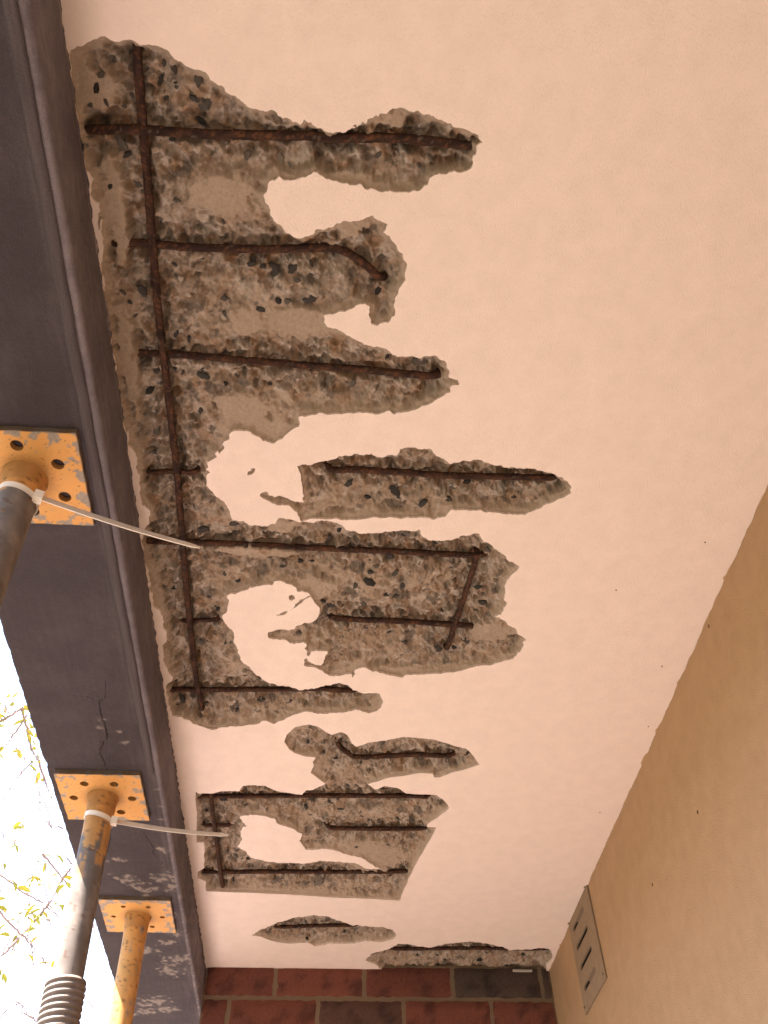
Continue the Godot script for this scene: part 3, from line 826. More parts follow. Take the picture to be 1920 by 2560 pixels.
# ---- a telescopic steel prop. style: how much paint the inner tube kept
func build_prop(x: float, d: float, lean: Vector2, style: int, turn: float, sleeve_at: float, label: String, mat: Material) -> void:
	var top_y := BEAM_Y - 0.0095
	var foot := P(x + lean.x * top_y, 0.0, d + lean.y * top_y)
	var prop := thing("steel_prop", foot, label, "building prop", "yellow steel props under the edge beam")
	var head := P(x, top_y, d) - foot
	var n := noi(50 + style, 26.0, "simplex", 4)
	var nf := noi(60 + style, 6.0, "simplex", 3)
	var orange := Color(0.82, 0.415, 0.135)
	var dirty := Color(0.44, 0.235, 0.09)
	var grey := Color(0.38, 0.315, 0.27)
	var steel := Color(0.19, 0.157, 0.14)
	var rusty := Color(0.13, 0.058, 0.03)
	var worn: float = [0.30, 0.24, 0.34][style]
	var colour := func(p: Vector2) -> Color:
		var e := maxf(absf(p.x), absf(p.y)) / 0.075
		var f := n.get_noise_2d(p.x * 1000.0, p.y * 1000.0)
		var g := nf.get_noise_2d(p.x * 1000.0, p.y * 1000.0)
		var c := orange.lerp(Color(0.74, 0.42, 0.16), clampf(0.3 + f, 0.0, 1.0) * 0.6)
		c = c.lerp(dirty, 0.75 * smoothstep(0.048, 0.026, p.length() + g * 0.006))
		var bare := smoothstep(0.0, 0.05, f * 0.9 + g * 0.2 - 0.60 + worn * smoothstep(0.55, 1.0, e) * 2.1)
		c = c.lerp(grey * (1.0 + 0.25 * g), bare)
		c = c.lerp(rusty, smoothstep(0.56, 0.64, g) * 0.8)
		if e > 1.005: c = Color(0.17, 0.11, 0.07).lerp(steel, clampf(0.5 + f, 0.0, 1.0))
		return Color(c.r, c.g, c.b)
	var holes := PackedVector2Array()
	for q in 6:
		var a := TAU * q / 6.0 + turn
		holes.push_back(Vector2(cos(a), sin(a)) * 0.053)
	var hole_r: float = [0.0082, 0.0078, 0.0055][style]
	var dist := func(p: Vector2) -> float:
		var m := 1.0
		for hq in holes: m = minf(m, p.distance_to(hq) - hole_r)
		return m
	var plate := put("head_plate", perforated(0.153, 0.151, 0.0017, 0.009, dist, colour, 0.0004), mat, prop)
	plate.transform = Transform3D(Basis(Vector3.RIGHT, Vector3(0, 0, 1), Vector3.DOWN).rotated(Vector3.UP, [0.0, -0.01, 0.005][style]), head)
	# tube from the plate to the sleeve, with a welded flare at the top
	var axis := -head.normalized()
	var pts := PackedVector3Array()
	var run := 0.0
	while run < sleeve_at + 0.02:
		pts.push_back(head + axis * run)
		run += 0.003
	var rad := func(r: float, _an: float) -> float:
		return 0.0242 + 0.0035 * pow(maxf(0.0, 1.0 - r / 0.022), 2.0) + 0.002 * maxf(0.0, 1.0 - r / 0.06)
	var tcol := func(r: float, an: float) -> Color:
		var q := Vector3(cos(an) * 24.0, sin(an) * 24.0, r * 1000.0 * 0.45)
		var f := n.get_noise_3dv(q * 1.1)
		var g := nf.get_noise_3dv(q)
		var keep := 0.0
		if style == 0: keep = smoothstep(0.050, 0.042, r + g * 0.008) + smoothstep(0.48, 0.54, g + f * 0.2) * smoothstep(0.2, 0.05, r)
		elif style == 1: keep = smoothstep(0.0, 0.07, f + g * 0.35 + 0.55 - r * 4.2) * smoothstep(0.19, 0.12, r) + smoothstep(0.50, 0.56, f) * 0.9
		else: keep = 1.0 - smoothstep(0.40, 0.47, f * 0.8 + g * 0.45)
		keep = clampf(keep, 0.0, 1.0)
		var paint := orange.lerp(dirty, clampf(0.45 + f * 0.8 - (0.25 if style == 2 else 0.0), 0.0, 1.0))
		if r < 0.03: paint = paint.lerp(dirty, 0.5)
		var c := steel.lerp(grey, clampf(0.25 + f * 0.9 + g * 0.25, 0.0, 0.9)).lerp(paint, keep)
		c = c.lerp(rusty, smoothstep(0.30, 0.5, g - f * 0.15) * 0.7)
		if style == 2: c = c.lerp(grey, smoothstep(0.25, 0.5, nf.get_noise_3d(q.x * 0.3, q.y * 0.3 + 90.0, q.z * 0.2)) * 0.5)
		return Color(c.r, c.g, c.b)
	put("inner_tube", tube(pts, rad, tcol, 30, false), mat, prop)
	# threaded sleeve, then the outer tube down to the base plate
	var spts := PackedVector3Array()
	var total := head.length()
	run = sleeve_at
	while run < sleeve_at + 0.22:
		spts.push_back(head + axis * run)
		run += 0.0011
	var srad := func(r: float, an: float) -> float:
		var ph := fposmod(r / 0.0095 + an / TAU, 1.0)
		return 0.0282 + 0.0032 * smoothstep(0.0, 0.38, 0.5 - absf(ph - 0.5)) - (0.002 if r < 0.004 else 0.0)
	var scol := func(r: float, an: float) -> Color:
		var g := nf.get_noise_3d(cos(an) * 28.0, sin(an) * 28.0, r * 1000.0)
		var c := Color(0.24, 0.19, 0.165).lerp(Color(0.33, 0.27, 0.23), clampf(0.35 + g * 0.8, 0.0, 1.0))
		return Color(c.r, c.g, c.b)
	put("threaded_sleeve", tube(spts, srad, scol, 36), mat, prop)
	var opts := PackedVector3Array()
	run = sleeve_at + 0.21
	while run < total - 0.01:
		opts.push_back(head + axis * run)
		run += 0.02
	put("outer_tube", tube(opts, func(_r, _a): return 0.0285, tcol, 24), mat, prop)
	var nut := PackedVector3Array([head + axis * (sleeve_at + 0.13), head + axis * (sleeve_at + 0.165)])
	put("collar_nut", tube(nut, func(_r, an): return 0.042 + 0.003 * cos(an * 6.0), scol, 36), mat, prop)
	var basep := put("base_plate", perforated(0.15, 0.15, 0.005, 0.007, func(_p): return 1.0, colour), mat, prop)
	basep.transform = Transform3D(Basis(Vector3.RIGHT, Vector3(0, 0, -1), Vector3.UP), Vector3(0, 0.0085, 0))

# ---- a cable tie round a prop: loop, head, tail
func build_tie(centre: Vector3, radius: float, tail_end: Vector3, head_angle: float, label: String, mat: Material) -> void:
	var tie := thing("cable_tie", centre, label, "cable tie", "pale cable ties round the props")
	var loop := Shape.new()
	var segs := 48
	for k in segs + 1:
		var a := TAU * k / segs
		var dir := Vector3(cos(a), 0, sin(a))
		var tilt := 0.006 * cos(a - head_angle)
		for e in [[0.0, 0.0045], [0.0016, 0.0040], [0.0016, -0.0040], [0.0, -0.0045]]:
			loop.add(dir * (radius + e[0]) + Vector3(0, e[1] - tilt, 0), dir)
	for k in segs:
		for q in 3: loop.quad(k * 4 + q, k * 4 + q + 1, (k + 1) * 4 + q + 1, (k + 1) * 4 + q)
	put("loop", loop.mesh(), mat, tie)
	var hd := Vector3(cos(head_angle), 0, sin(head_angle)) * (radius + 0.005) - Vector3(0, 0.006, 0)
	var hb := Shape.new()
	hb.box(Vector3(-0.006, -0.0065, -0.0055), Vector3(0.006, 0.0065, 0.0055))
	var ho := put("ratchet_head", hb.mesh(), mat, tie)
	var goal := tail_end - centre
	ho.transform = Transform3D(Basis.looking_at((goal - hd).normalized(), Vector3.UP), hd)
	var tail := Shape.new()
	var n := 24
	for k in n + 1:
		var t := float(k) / n
		var p := hd.lerp(goal, t) + Vector3(0, -0.004 * sin(PI * t), 0)
		var half := 0.0042 * (1.0 - 0.22 * t)
		if t > 0.94: half *= 1.0 - 0.6 * (t - 0.94) / 0.06
		var side := (goal - hd).cross(Vector3.UP).normalized() * 0.0008
		var up := Vector3(0, half, 0)
		for e in [[up, -1], [up, 1], [-up, 1], [-up, -1]]: tail.add(p + e[0] + side * e[1], (up * 0.2 + side * e[1]).normalized())
	for k in n:
		for q in 4: tail.quad(k * 4 + q, k * 4 + (q + 1) % 4, (k + 1) * 4 + (q + 1) % 4, (k + 1) * 4 + q)
	tail.quad(n * 4, n * 4 + 1, n * 4 + 2, n * 4 + 3)
	tail.quad(0, 1, 2, 3)
	put("tail", tail.mesh(), mat, tie)

# ---- brickwork
func brick_mesh(l: float, h: float, seed_: int) -> ArrayMesh:
	var s := Shape.new()
	var n := noi(seed_, 16.0, "simplex", 3)
	var nb := noi(seed_ + 300, 90.0, "simplex", 3)
	var ns := noi(seed_ + 600, 30.0, "simplex", 3)
	var cx := 16
	var cy := 6
	var id := []
	for j in cy + 1:
		for i in cx + 1:
			var u := lerpf(-l / 2, l / 2, float(i) / cx)
			var w := lerpf(-h / 2, h / 2, float(j) / cy)
			var rim := i == 0 or i == cx or j == 0 or j == cy
			var k := n.get_noise_2d(u * 1000.0, w * 1000.0)
			var burnt := smoothstep(0.0, 0.5, nb.get_noise_2d(u * 1000.0, w * 1000.0))
			var cc := Color(1, 1, 1).lerp(Color(0.52, 0.55, 0.60), burnt)
			cc = cc.lerp(Color(1.45, 1.9, 2.1), (0.55 if rim else 0.16) * smoothstep(0.05, 0.4, ns.get_noise_2d(u * 1000.0, w * 1000.0)))
			cc = cc * (1.0 + 0.18 * k)
			id.push_back(s.add(Vector3(u - (0.004 * k if rim else 0.0), w + (0.004 * n.get_noise_2d(u * 900.0, 400.0 + j * 50.0) if rim else 0.0), (-0.0035 if rim else 0.0) + 0.0015 * k), Vector3(0, 0, 1), Color(cc.r, cc.g, cc.b)))
	for j in cy:
		for i in cx: s.quad(id[j * (cx + 1) + i], id[j * (cx + 1) + i + 1], id[(j + 1) * (cx + 1) + i + 1], id[(j + 1) * (cx + 1) + i])
	s.smooth()
	var back := Vector3(0, 0, -0.03)
	for i in cx:
		s.face([s.v[id[i]], s.v[id[i + 1]], s.v[id[i + 1]] + back, s.v[id[i]] + back], Vector3.DOWN)
		var t := cy * (cx + 1) + i
		s.face([s.v[id[t]], s.v[id[t + 1]], s.v[id[t + 1]] + back, s.v[id[t]] + back], Vector3.UP)
	for j in cy:
		var a := j * (cx + 1)
		s.face([s.v[id[a]], s.v[id[a + cx + 1]], s.v[id[a + cx + 1]] + back, s.v[id[a]] + back], Vector3.LEFT)
		s.face([s.v[id[a + cx]], s.v[id[a + 2 * cx + 1]], s.v[id[a + 2 * cx + 1]] + back, s.v[id[a + cx]] + back], Vector3.RIGHT)
	return s.mesh()

func build_bricks(mortar: Material, clays: Array) -> void:
	var wall := thing("brick_wall", P(0.08, 0, BRICK_D), "red brick wall closing the far end under the soffit", "brick wall")
	var core := Shape.new()
	core.box(Vector3(-0.3 - 0.08, 0, -0.12), Vector3(WALL_X - 0.08, SOFFIT + 0.012, -0.0048))
	put("mortar", core.mesh(), mortar, wall)
	# two courses traced, the rest follow them: joints in millimetres across
	var odd := [-302, -110, 132, 376, 623, 652]
	var even := [-302, -228, 8, 238, 476, 652]
	var made := {}
	var y := SOFFIT + 0.005
	var row := 0
	while y > 0.06:
		var joints: Array = odd if row % 2 == 0 else even
		for k in joints.size() - 1:
			var x0: float = joints[k] * 0.001 + 0.006
			var x1: float = joints[k + 1] * 0.001 - 0.006
			if x1 - x0 < 0.012: continue
			var key := "%d_%d" % [row % 2, k]
			if not made.has(key): made[key] = brick_mesh(x1 - x0, 0.0755, 200 + row % 2 * 10 + k)
			var clay: int = [0, 1, 0, 3, 3, 3][k] if row == 0 else ([0, 1, 2, 1, 1, 1][k] if row == 1 else rng.randi() % 4)
			var o := put("brick", made[key], clays[clay], wall)
			o.position = Vector3((x0 + x1) / 2 - 0.08, y - 0.038, rng.randf_range(-0.0012, 0.0012))
		y -= 0.0865
		row += 1

# ---- wall vent
func build_vent(mat: Material, dark_mat: Material, screw_mat: Material) -> void:
	var c := P(WALL_X - 0.0052, G + 0.899, 2.064)
	var vent := thing("wall_vent", c, "tan painted wall vent plate with four slots just under the soffit", "wall vent")
	var slots := [0.072, 0.026, -0.021, -0.068]
	var dist := func(p: Vector2) -> float:
		var m := 1.0
		for sy in slots:
			var q := Vector2(clampf(p.x, -0.040, 0.064), sy)
			m = minf(m, p.distance_to(q) - 0.0066)
		return m
	var n := noi(71, 30.0)
	var paint := func(p: Vector2) -> Color:
		var f := n.get_noise_2d(p.x * 1000.0, p.y * 1000.0)
		var k := Color(0.44, 0.315, 0.215) * (1.0 + 0.12 * f)
		if absf(p.x) > 0.1055 or absf(p.y) > 0.1125: k = k * 0.75
		return Color(k.r, k.g, k.b)
	var face := put("vent_plate", perforated(0.21, 0.224, 0.0022, 0.004, dist, paint, 0.0003), mat, vent)
	# plate local x runs away from the viewer, its front looks to the left
	face.transform = Transform3D(Basis(Vector3(0, 0, -1), Vector3.UP, Vector3(-1, 0, 0)), Vector3.ZERO)
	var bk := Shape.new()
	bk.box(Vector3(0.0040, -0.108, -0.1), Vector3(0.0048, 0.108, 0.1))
	put("slot_shade_panel", bk.mesh(), dark_mat, vent)  # near-black sheet stands in for the shade inside the slots
	for k in [0, 3]:
		var bl := Shape.new()
		var cc := Color(0.30, 0.21, 0.15)
		bl.face([Vector3(0.0012, slots[k] + 0.0086, 0.049), Vector3(0.0012, slots[k] + 0.0086, -0.036), Vector3(0.0036, slots[k] - 0.0086, -0.018), Vector3(0.0036, slots[k] - 0.0086, 0.049)], Vector3(-1, -0.4, 0).normalized(), cc)
		put("louvre_blade", bl.mesh(), mat, vent)
	for q in [[-0.095, 0.100], [0.095, 0.100], [-0.095, -0.100], [0.095, -0.100]]:
		var sm := SphereMesh.new()
		sm.radius = 0.0042
		sm.height = 0.0042
		sm.radial_segments = 12
		sm.rings = 6
		var so := put("screw", sm, screw_mat, vent)
		so.position = Vector3(0, q[1], -q[0])

# ---- the tree outside
func build_tree(bark: Material, leaf_mats: Array) -> void:
	var foot := P(-3.1, 0.2, 5.1)
	var tree := thing("tree", foot, "thin branched tree with young yellow-green leaves beyond the beam", "tree")
	var wood := func(_r, _a): return Color(0.42, 0.30, 0.27)
	var tp := PackedVector3Array([Vector3.ZERO, Vector3(0.05, 1.2, 0.05), Vector3(0.12, 2.4, -0.05), Vector3(0.05, 3.6, 0.1), Vector3(0.2, 5.2, 0.0)])
	var trunk_line := resample(tp, 0.1)
	put("trunk", tube(trunk_line, func(r, _a): return 0.075 - r * 0.0115, wood, 14), bark, tree)
	var nodes := []
	for b in BRANCHES:
		var raw: Array = b[1]
		var pts := PackedVector3Array()
		for k in range(0, raw.size(), 3): pts.push_back(P(raw[k], raw[k + 1] + G, raw[k + 2]) - foot)
		# run the branch back to the trunk where it starts outside the view
		var start := pts[0]
		var join: bool = start.x < 1.65 and start.length() > 0.0
		var r0: float = b[0] * 0.0012
		if join:
			var best := trunk_line[0]
			for q in trunk_line:
				if absf(q.y - (start.y - 0.25)) < absf(best.y - (start.y - 0.25)): best = q
			pts.insert(0, best.lerp(start, 0.5) + Vector3(0, 0.05, 0))
			pts.insert(0, best)
		var line := resample(pts, 0.03, false)
		for k in range(1, line.size() - 1): line[k] += Vector3(rng.randf_range(-1, 1), rng.randf_range(-1, 1), rng.randf_range(-1, 1)) * 0.0035
		var length := 0.03 * line.size()
		var o := put("branch", tube(line, func(r, _a): return r0 * (1.0 - 0.6 * r / length), wood, 7), bark, tree)
		var from := int(line.size() * 0.35)
		for k in range(from, line.size()):
			if rng.randf() < 0.16: nodes.push_back([line[k], o])
			if rng.randf() < 0.10:
				var tw := PackedVector3Array([line[k], line[k] + Vector3(rng.randf_range(-0.06, 0.06), rng.randf_range(-0.02, 0.09), rng.randf_range(-0.06, 0.06))])
				put("twig", tube(tw, func(_r, _a): return 0.0026, wood, 5), bark, o)
				nodes.push_back([tw[1], o])
	for k in range(0, LEAF_CLUSTERS.size(), 3):
		var at := P(LEAF_CLUSTERS[k], LEAF_CLUSTERS[k + 1] + G, LEAF_CLUSTERS[k + 2]) - foot
		var owner_branch: Node3D = null
		var best := 1e9
		var hook := at
		for nd_ in nodes:
			if at.distance_to(nd_[0]) < best:
				best = at.distance_to(nd_[0])
				owner_branch = nd_[1]
				hook = nd_[0]
		if best > 0.02 and best < 0.35:
			var tw := PackedVector3Array([hook, hook.lerp(at, 0.6) + Vector3(0, 0.015, 0), at])
			put("twig", tube(tw, func(_r, _a): return 0.0026, wood, 5), bark, owner_branch)
		for q in 2: nodes.push_back([at, owner_branch])
	var shapes := []
	for k in 5:
		var s := Shape.new()
		var l := rng.randf_range(0.9, 1.1)
		var w := rng.randf_range(0.36, 0.46)
		var mid := [Vector3.ZERO, Vector3(0, -0.03, -0.4 * l), Vector3(0, -0.12 - 0.05 * k, -l)]
		for side in [-1.0, 1.0]:
			var e := [Vector3(side * w * 0.35, 0.03, -0.14 * l), Vector3(side * w * 0.5, 0.07, -0.45 * l), Vector3(side * w * 0.28, 0.0, -0.78 * l)]
			var up := Vector3(-side * 0.2, 1, 0).normalized()
			s.face([mid[0], e[0], e[1], mid[1]], up)
			s.face([mid[1], e[1], e[2], mid[2]], up)
		shapes.push_back(s.mesh())
	var count := 0
	for nd_ in nodes:
		for q in rng.randi_range(1, 3):
			if count >= 290: break
			count += 1
			var o := put("leaf", shapes[rng.randi() % 5], leaf_mats[rng.randi() % leaf_mats.size()], nd_[1])
			var b := Basis.from_euler(Vector3(rng.randf_range(-0.9, 0.5), rng.randf_range(0, TAU), rng.randf_range(-0.7, 0.7)))
			o.transform = Transform3D(b.scaled_local(Vector3.ONE * rng.randf_range(0.035, 0.075)), nd_[0] + Vector3(rng.randf_range(-1, 1), rng.randf_range(-1, 1), rng.randf_range(-1, 1)) * 0.02)

func _ready() -> void:
	rng.seed = 4711
	# camera
	var cam := Camera3D.new()
	cam.name = "camera"
	cam.transform = Transform3D(Basis(Vector3(0.99747, -0.01799, 0.06877), Vector3(-0.04188, 0.63301, 0.77301), Vector3(-0.05744, -0.77393, 0.63066)).orthonormalized(), Vector3(0, G, 0))
	cam.fov = 62.72
	cam.near = 0.03
	cam.far = 600.0
	add_child(cam)
	# sky, exposure
	var env := Environment.new()
	var sky := Sky.new()
	var pm := ProceduralSkyMaterial.new()
	pm.sky_top_color = Color(0.62, 0.76, 0.96)
	pm.sky_horizon_color = Color(0.95, 0.96, 0.98)
	pm.sky_curve = 0.25
	pm.ground_horizon_color = Color(0.75, 0.72, 0.68)
	pm.ground_bottom_color = Color(0.45, 0.40, 0.36)
	pm.sky_energy_multiplier = 0.75
	sky.sky_material = pm
	env.background_mode = Environment.BG_SKY
	env.sky = sky
	env.tonemap_mode = Environment.TONE_MAPPER_LINEAR
	env.tonemap_exposure = 8.15
	env.sdfgi_enabled = true
	env.ssao_enabled = true
	env.ssil_enabled = true
	var we := WorldEnvironment.new()
	we.name = "world_environment"
	we.environment = env
	add_child(we)
	# the sun, high on the left, square to the beam
	var sun := DirectionalLight3D.new()
	sun.name = "sun"
	sun.light_energy = 1.6
	sun.light_color = Color(1.0, 0.96, 0.915)
	sun.light_angular_distance = 0.5
	sun.shadow_enabled = true
	sun.basis = Basis.looking_at(Vector3(0.49, -0.87, -0.21), Vector3(0, 0, 1))
	add_child(sun)

	# materials
	var stipple := relief(3, 1024, 150.0, 5.0, 3, true)
	var rough_n := relief(4, 512, 60.0, 6.0, 4)
	var cream := tri_mat(Color.WHITE, 0.75, 0.42, grain(5, 512, 9.0, lin(0.755, 0.635, 0.57), lin(0.825, 0.693, 0.625)), stipple, 0.3)
	var concrete := tri_mat(Color.WHITE, 0.95, 0.11, grain(6, 512, 70.0, Color(0.80, 0.80, 0.80), Color(1, 1, 1)), rough_n, 0.9, true)
	var steel := tri_mat(Color.WHITE, 0.9, 0.05, grain(7, 256, 40.0, Color(0.75, 0.75, 0.75), Color(1, 1, 1)), rough_n, 0.5, true)
	var beam_mat := tri_mat(Color.WHITE, 0.85, 0.16, grain(8, 512, 60.0, Color(0.82, 0.82, 0.82), Color(1, 1, 1)), rough_n, 0.5, true)
	var crack_mat := tri_mat(lin(0.022, 0.017, 0.017), 1.0, 0.1)
	var prop_mat := tri_mat(Color.WHITE, 0.6, 0.06, grain(9, 256, 30.0, Color(0.86, 0.86, 0.86), Color(1, 1, 1)), rough_n, 0.25, true)
	var nylon := tri_mat(lin(0.88, 0.80, 0.71), 0.4, 0.1)
	nylon.backlight = Color(0.8, 0.76, 0.7)
	var tan_wall := tri_mat(Color.WHITE, 0.85, 0.5, grain(10, 512, 8.0, lin(0.43, 0.275, 0.16), lin(0.49, 0.32, 0.19)), stipple, 0.25)
	var mortar := tri_mat(Color.WHITE, 0.95, 0.12, grain(11, 256, 40.0, lin(0.16, 0.115, 0.08), lin(0.28, 0.205, 0.14)), rough_n, 0.8)
	var clays := []
	for c in [[0.185, 0.068, 0.050], [0.215, 0.078, 0.056], [0.13, 0.070, 0.056], [0.098, 0.068, 0.056]]:
		clays.push_back(tri_mat(Color.WHITE, 0.9, 0.14, grain(12 + clays.size(), 256, 14.0, lin(c[0] * 0.72, c[1] * 0.72, c[2] * 0.75), lin(c[0] * 1.15, c[1] * 1.15, c[2] * 1.15)), rough_n, 0.7, true))
	var bark := tri_mat(Color.WHITE, 0.9, 0.1, grain(21, 128, 20.0, Color(0.7, 0.7, 0.7), Color(1, 1, 1)), null, 1.0, true)
	var leaves := []
	for c in [[0.50, 0.46, 0.06], [0.58, 0.48, 0.07], [0.40, 0.42, 0.06]]:
		var lm := StandardMaterial3D.new()
		lm.albedo_color = lin(c[0], c[1], c[2])
		lm.roughness = 0.6
		lm.backlight = lin(c[0] * 1.3, c[1] * 1.3, c[2])
		lm.cull_mode = BaseMaterial3D.CULL_DISABLED
		leaves.push_back(lm)

	# ground and paving
	# unseen pale concrete strip added to bounce sun upward, dark soil round it
	var paving := Shape.new()
	paving.box(P(-1.3, -0.1, 6.0), P(0.0, 0.006, 0.85))
	tag(put("added_bounce_path", paving.mesh(), tri_mat(Color.WHITE, 0.9, 0.9, grain(22, 256, 30.0, lin(0.50, 0.42, 0.385), lin(0.60, 0.51, 0.475)))), "", "", "", "structure")
	var bank := Shape.new()  # out-of-view bank added to block low sky light from the wall
	var hump := noi(25, 1500.0)
	var bprof := [Vector2(-2.6, -0.05), Vector2(-3.2, 0.35), Vector2(-4.0, 1.1), Vector2(-5.0, 1.8), Vector2(-6.5, 2.2), Vector2(-10.0, 2.3), Vector2(-14.0, -0.05)]
	for j in 41:
		var bd := -14.0 + j * 0.9
		for k in bprof.size():
			var q: Vector2 = bprof[k]
			var u := 0.3 * hump.get_noise_2d(q.x * 1000.0, bd * 1000.0) * (0.0 if k == 0 or k == 6 else 1.0)
			bank.add(P(q.x + u, q.y + u, bd), Vector3.UP, Color.WHITE)
	for j in 40:
		for k in 6: bank.quad(j * 7 + k, j * 7 + k + 1, (j + 1) * 7 + k + 1, (j + 1) * 7 + k)
	bank.smooth()
	tag(put("added_shade_bank", bank.mesh(), tri_mat(Color.WHITE, 0.95, 0.7, grain(26, 256, 40.0, lin(0.035, 0.045, 0.02), lin(0.09, 0.085, 0.04)))), "", "", "", "structure")
	var land := PlaneMesh.new()
	land.size = Vector2(500, 500)
	var gr := put("ground", land, tri_mat(Color.WHITE, 0.95, 2.0, grain(23, 256, 30.0, lin(0.06, 0.048, 0.036), lin(0.11, 0.09, 0.068))))
	gr.position.y = -0.006
	tag(gr, "", "", "", "structure")

	# the building
	build_field()
	build_soffit(cream, concrete)
	build_beam(beam_mat, crack_mat)
	var ws := Shape.new()
	ws.box(Vector3(0, 0, -3.2), Vector3(0.22, 4.6, 5.2))
	var wall := put("rendered_wall", ws.mesh(), tan_wall)
	wall.position = Vector3(WALL_X, 0, 0)
	tag(wall, "plain tan rendered house wall meeting the soffit", "wall")
	# where the wall paint was cut in unevenly over the soffit
	var cutin := Shape.new()
	var wav := noi(38, 60.0, "simplex", 4)
	var prev := []
	for k in 700:
		var d := k * 0.0036
		var w := 0.0022 + 0.0030 * wav.get_noise_1d(d * 1000.0) + 0.003 * smoothstep(0.3, 0.5, wav.get_noise_1d(d * 700.0 + 3000.0))
		var a := cutin.add(Vector3(-maxf(w, 0.0003), SOFFIT - 0.0006, -d), Vector3.DOWN)
		var b := cutin.add(Vector3(0.0, SOFFIT - 0.0006, -d), Vector3.DOWN)
		if prev: cutin.quad(prev[0], prev[1], b, a)
		prev = [a, b]
	put("cut_in_edge", cutin.mesh(), tan_wall, wall)
	var base := Shape.new()  # unseen dark band added so the sunlit wall foot bounces less light
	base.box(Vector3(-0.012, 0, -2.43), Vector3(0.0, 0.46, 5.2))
	put("added_dark_plinth", base.mesh(), tri_mat(lin(0.06, 0.05, 0.045), 0.9, 0.3), wall)
	build_bricks(mortar, clays)
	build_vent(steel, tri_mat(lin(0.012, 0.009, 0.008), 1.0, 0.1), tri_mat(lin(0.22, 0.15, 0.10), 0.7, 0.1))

	# bars
	var R := 0.0054
	rebar("long_a", 0.0055, 0.0075, "reinforcing_bar", "long rusty bar running beside the beam across many shorter bars", steel, 101)
	rebar("cross_1", 0.0058, 0.013, "reinforcing_bar", "thick rusty bar in the first finger, nearest the viewer", steel, 102)
	rebar("cross_2", R, 0.015, "reinforcing_bar", "rusty bar with a downward bend at its far end", steel, 103)
	rebar("cross_3", R, 0.015, "reinforcing_bar", "slanting rusty bar in the third finger, next after the bent one", steel, 104)
	rebar("isolated", R, 0.014, "reinforcing_bar", "rusty bar alone in the detached strip of broken concrete", steel, 105)
	rebar("stub_a", 0.0045, 0.017, "reinforcing_bar", "short rusty stub crossing behind the long bar above the first cable tie", steel, 106)
	rebar("cross_4", R, 0.014, "reinforcing_bar", "long straight rusty bar touched by the tail of the first cable tie", steel, 107)
	rebar("diagonal", 0.005, 0.014, "reinforcing_bar", "rusty flaking bar lying aslant between two long bars", steel, 108)
	rebar("stub_b", 0.0045, 0.017, "reinforcing_bar", "short rusty stub beside the lower part of the long bar", steel, 109)
	rebar("cross_5", R, 0.014, "reinforcing_bar", "rusty bar crossed by the aslant flaking bar near its end", steel, 110)
	rebar("cross_6", R, 0.014, "reinforcing_bar", "rusty bar crossing the far end of the long bar", steel, 111)
	rebar("bent", R, 0.013, "reinforcing_bar", "rusty bar with a hooked near end above the saw-cut frame", steel, 112)
	rebar("frame_top", R, 0.014, "reinforcing_bar", "long rusty bar along the upper side of the saw-cut frame", steel, 113)
	rebar("frame_side", 0.0048, 0.009, "reinforcing_bar", "rusty bar on the beam side of the saw-cut frame under the second cable tie", steel, 114)
	rebar("stub_c", 0.0045, 0.016, "reinforcing_bar", "short rusty stub crossing beside the second cable tie's tail", steel, 115)
	rebar("frame_mid", R, 0.014, "reinforcing_bar", "short thick rusty bar in the middle of the saw-cut frame", steel, 116)
	rebar("frame_low", R, 0.014, "reinforcing_bar", "rusty bar along the lower side of the saw-cut frame", steel, 117)
	rebar("lens", 0.005, 0.013, "reinforcing_bar", "rusty bar in the small lens-shaped patch", steel, 118)
	rebar("corner", 0.005, 0.014, "reinforcing_bar", "rusty bar in the strip against the brick wall", steel, 119)

	# props and ties
	build_prop(-0.402, 0.684, Vector2(0.075, 0.0), 0, PI / 6, 0.42, "nearest steel prop with a bare grey tube under an orange head plate", prop_mat)
	build_prop(-0.4065, 1.423, Vector2(0.062, 0.0), 1, 0.0, 0.318, "middle steel prop with peeling orange paint and a threaded sleeve", prop_mat)
	build_prop(-0.396, 1.890, Vector2(0.035, 0.0), 2, 0.0, 0.52, "farthest steel prop with its tube painted orange-yellow all over", prop_mat)
	build_tie(P(-0.398, G + 0.834, 0.684), 0.0252, P(-0.1755, G + 0.828, 0.748), 0.35, "pale cable tie on the nearest prop, its tail reaching the bars", nylon)
	build_tie(P(-0.4035, G + 0.832, 1.423), 0.0252, P(-0.1725, G + 0.828, 1.459), 0.25, "pale cable tie on the middle prop, its tail pointing at the saw-cut frame", nylon)

	# stones
	make_stones()
	var dark_stones := []
	for c in [[0.030, 0.027, 0.025], [0.046, 0.041, 0.037], [0.072, 0.062, 0.053], [0.10, 0.085, 0.07]]:
		dark_stones.push_back(tri_mat(Color.WHITE, 0.8, 0.03, grain(30 + dark_stones.size(), 128, 16.0, lin(c[0] * 0.7, c[1] * 0.7, c[2] * 0.7), lin(c[0] * 1.3, c[1] * 1.3, c[2] * 1.3)), rough_n, 0.4))
	var light_stones := []
	for c in [[0.40, 0.33, 0.27], [0.27, 0.19, 0.13], [0.19, 0.155, 0.125]]:
		light_stones.push_back(tri_mat(Color.WHITE, 0.85, 0.03, grain(40 + light_stones.size(), 128, 16.0, lin(c[0] * 0.75, c[1] * 0.75, c[2] * 0.75), lin(c[0] * 1.2, c[1] * 1.2, c[2] * 1.2)), rough_n, 0.4))
	for k in range(0, DARK_STONES.size(), 3):
		stone(DARK_STONES[k] * 0.001, DARK_STONES[k + 1] * 0.001, clampf(DARK_STONES[k + 2] * 0.001, 0.004, 0.014), dark_stones[rng.randi() % 3])
	var placed := 0
	var tries := 0
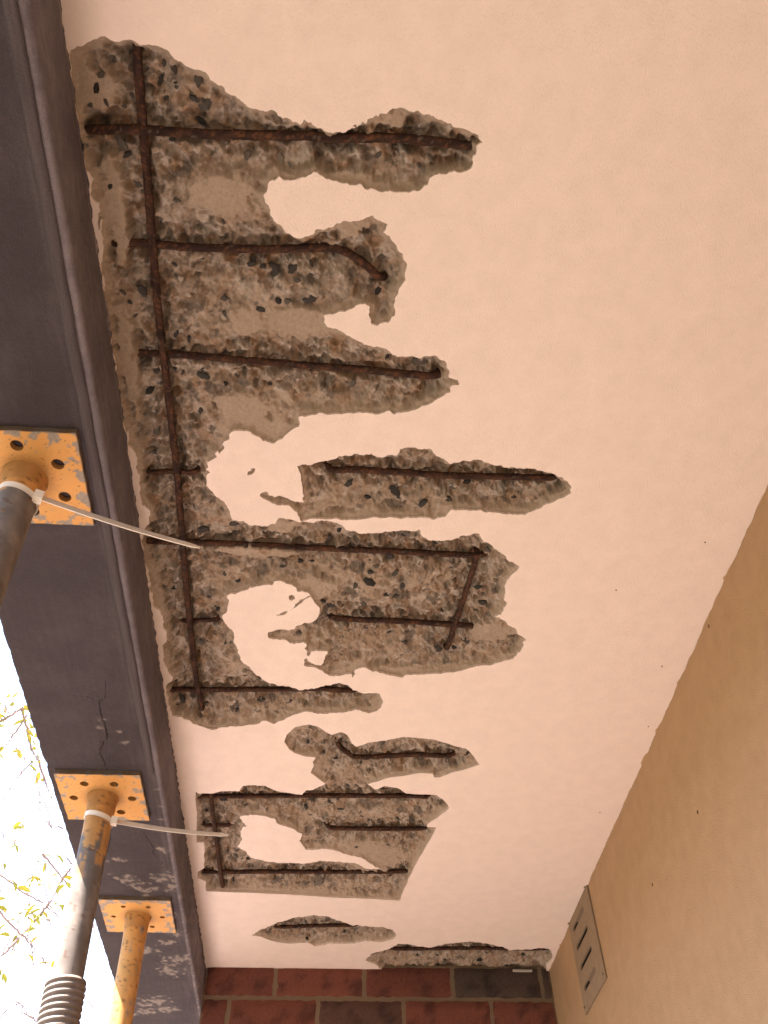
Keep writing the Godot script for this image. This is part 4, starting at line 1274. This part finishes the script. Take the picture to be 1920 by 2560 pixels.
	while placed < 175 and tries < 40000:
		tries += 1
		var x := rng.randf_range(-0.29, 0.5)
		var d := rng.randf_range(0.2, 2.42)
		if owner_at(x, d) == 0 or depth_at(x, d) < 0.0135: continue
		var i := clampi(roundi((x - FX) / CELL), 0, nx - 1)
		var j := clampi(roundi((d - FD) / CELL), 0, nd - 1)
		if bar_d[j * nx + i] < 0.011 or inner[j * nx + i] < 0.012: continue
		placed += 1
		var pick := rng.randf()
		stone(x, d, rng.randf_range(0.0035, 0.0085), dark_stones[rng.randi() % 4] if pick < 0.66 else light_stones[rng.randi() % 3])

	# small things
	var shim := Shape.new()
	shim.box(Vector3(-0.027, -0.0018, -0.004), Vector3(0.027, 0.0022, 0.004), Color.WHITE)
	var so := put("plastic_packer", shim.mesh(), tri_mat(lin(0.48, 0.44, 0.39), 0.5, 0.1))
	so.position = P(0.573, SOFFIT - 0.004, BRICK_D - 0.006)
	tag(so, "small pale plastic packer lying on the top of the brick wall", "plastic packer")
	var speck_mat := tri_mat(lin(0.10, 0.05, 0.03), 0.9, 0.1)
	for q in [[606, 1150, "third from the viewer"], [629, 1328, "closest to the tan wall"], [605, 1637, "farthest along, on the way to the vent"], [474, 962, "farthest out from the tan wall"], [591, 849, "nearest the viewer"]]:
		var sm := SphereMesh.new()
		sm.radius = 0.0013
		sm.height = 0.002
		sm.radial_segments = 8
		sm.rings = 4
		var o := put("dirt_speck", sm, speck_mat)
		o.position = P(q[0] * 0.001, SOFFIT - 0.0008, q[1] * 0.001)
		tag(o, "tiny dark speck on the cream soffit, " + q[2], "dirt speck", "dirt specks on the soffit")
	for q in [[0.792, 1.29, "the middle one of three"], [0.804, 1.57, "the one closest to the vent"], [0.988, 1.029, "just under the soffit"]]:
		var sm := CapsuleMesh.new()
		sm.radius = 0.0010
		sm.height = 0.006
		sm.radial_segments = 8
		sm.rings = 3
		var o := put("insect_case", sm, speck_mat)
		o.position = P(WALL_X - 0.001, G + q[0], q[1])
		o.rotation.x = 0.5
		tag(o, "tiny dark insect case on the tan wall, " + q[2], "insect case", "insect cases on the tan wall")
	build_tree(bark, leaves)
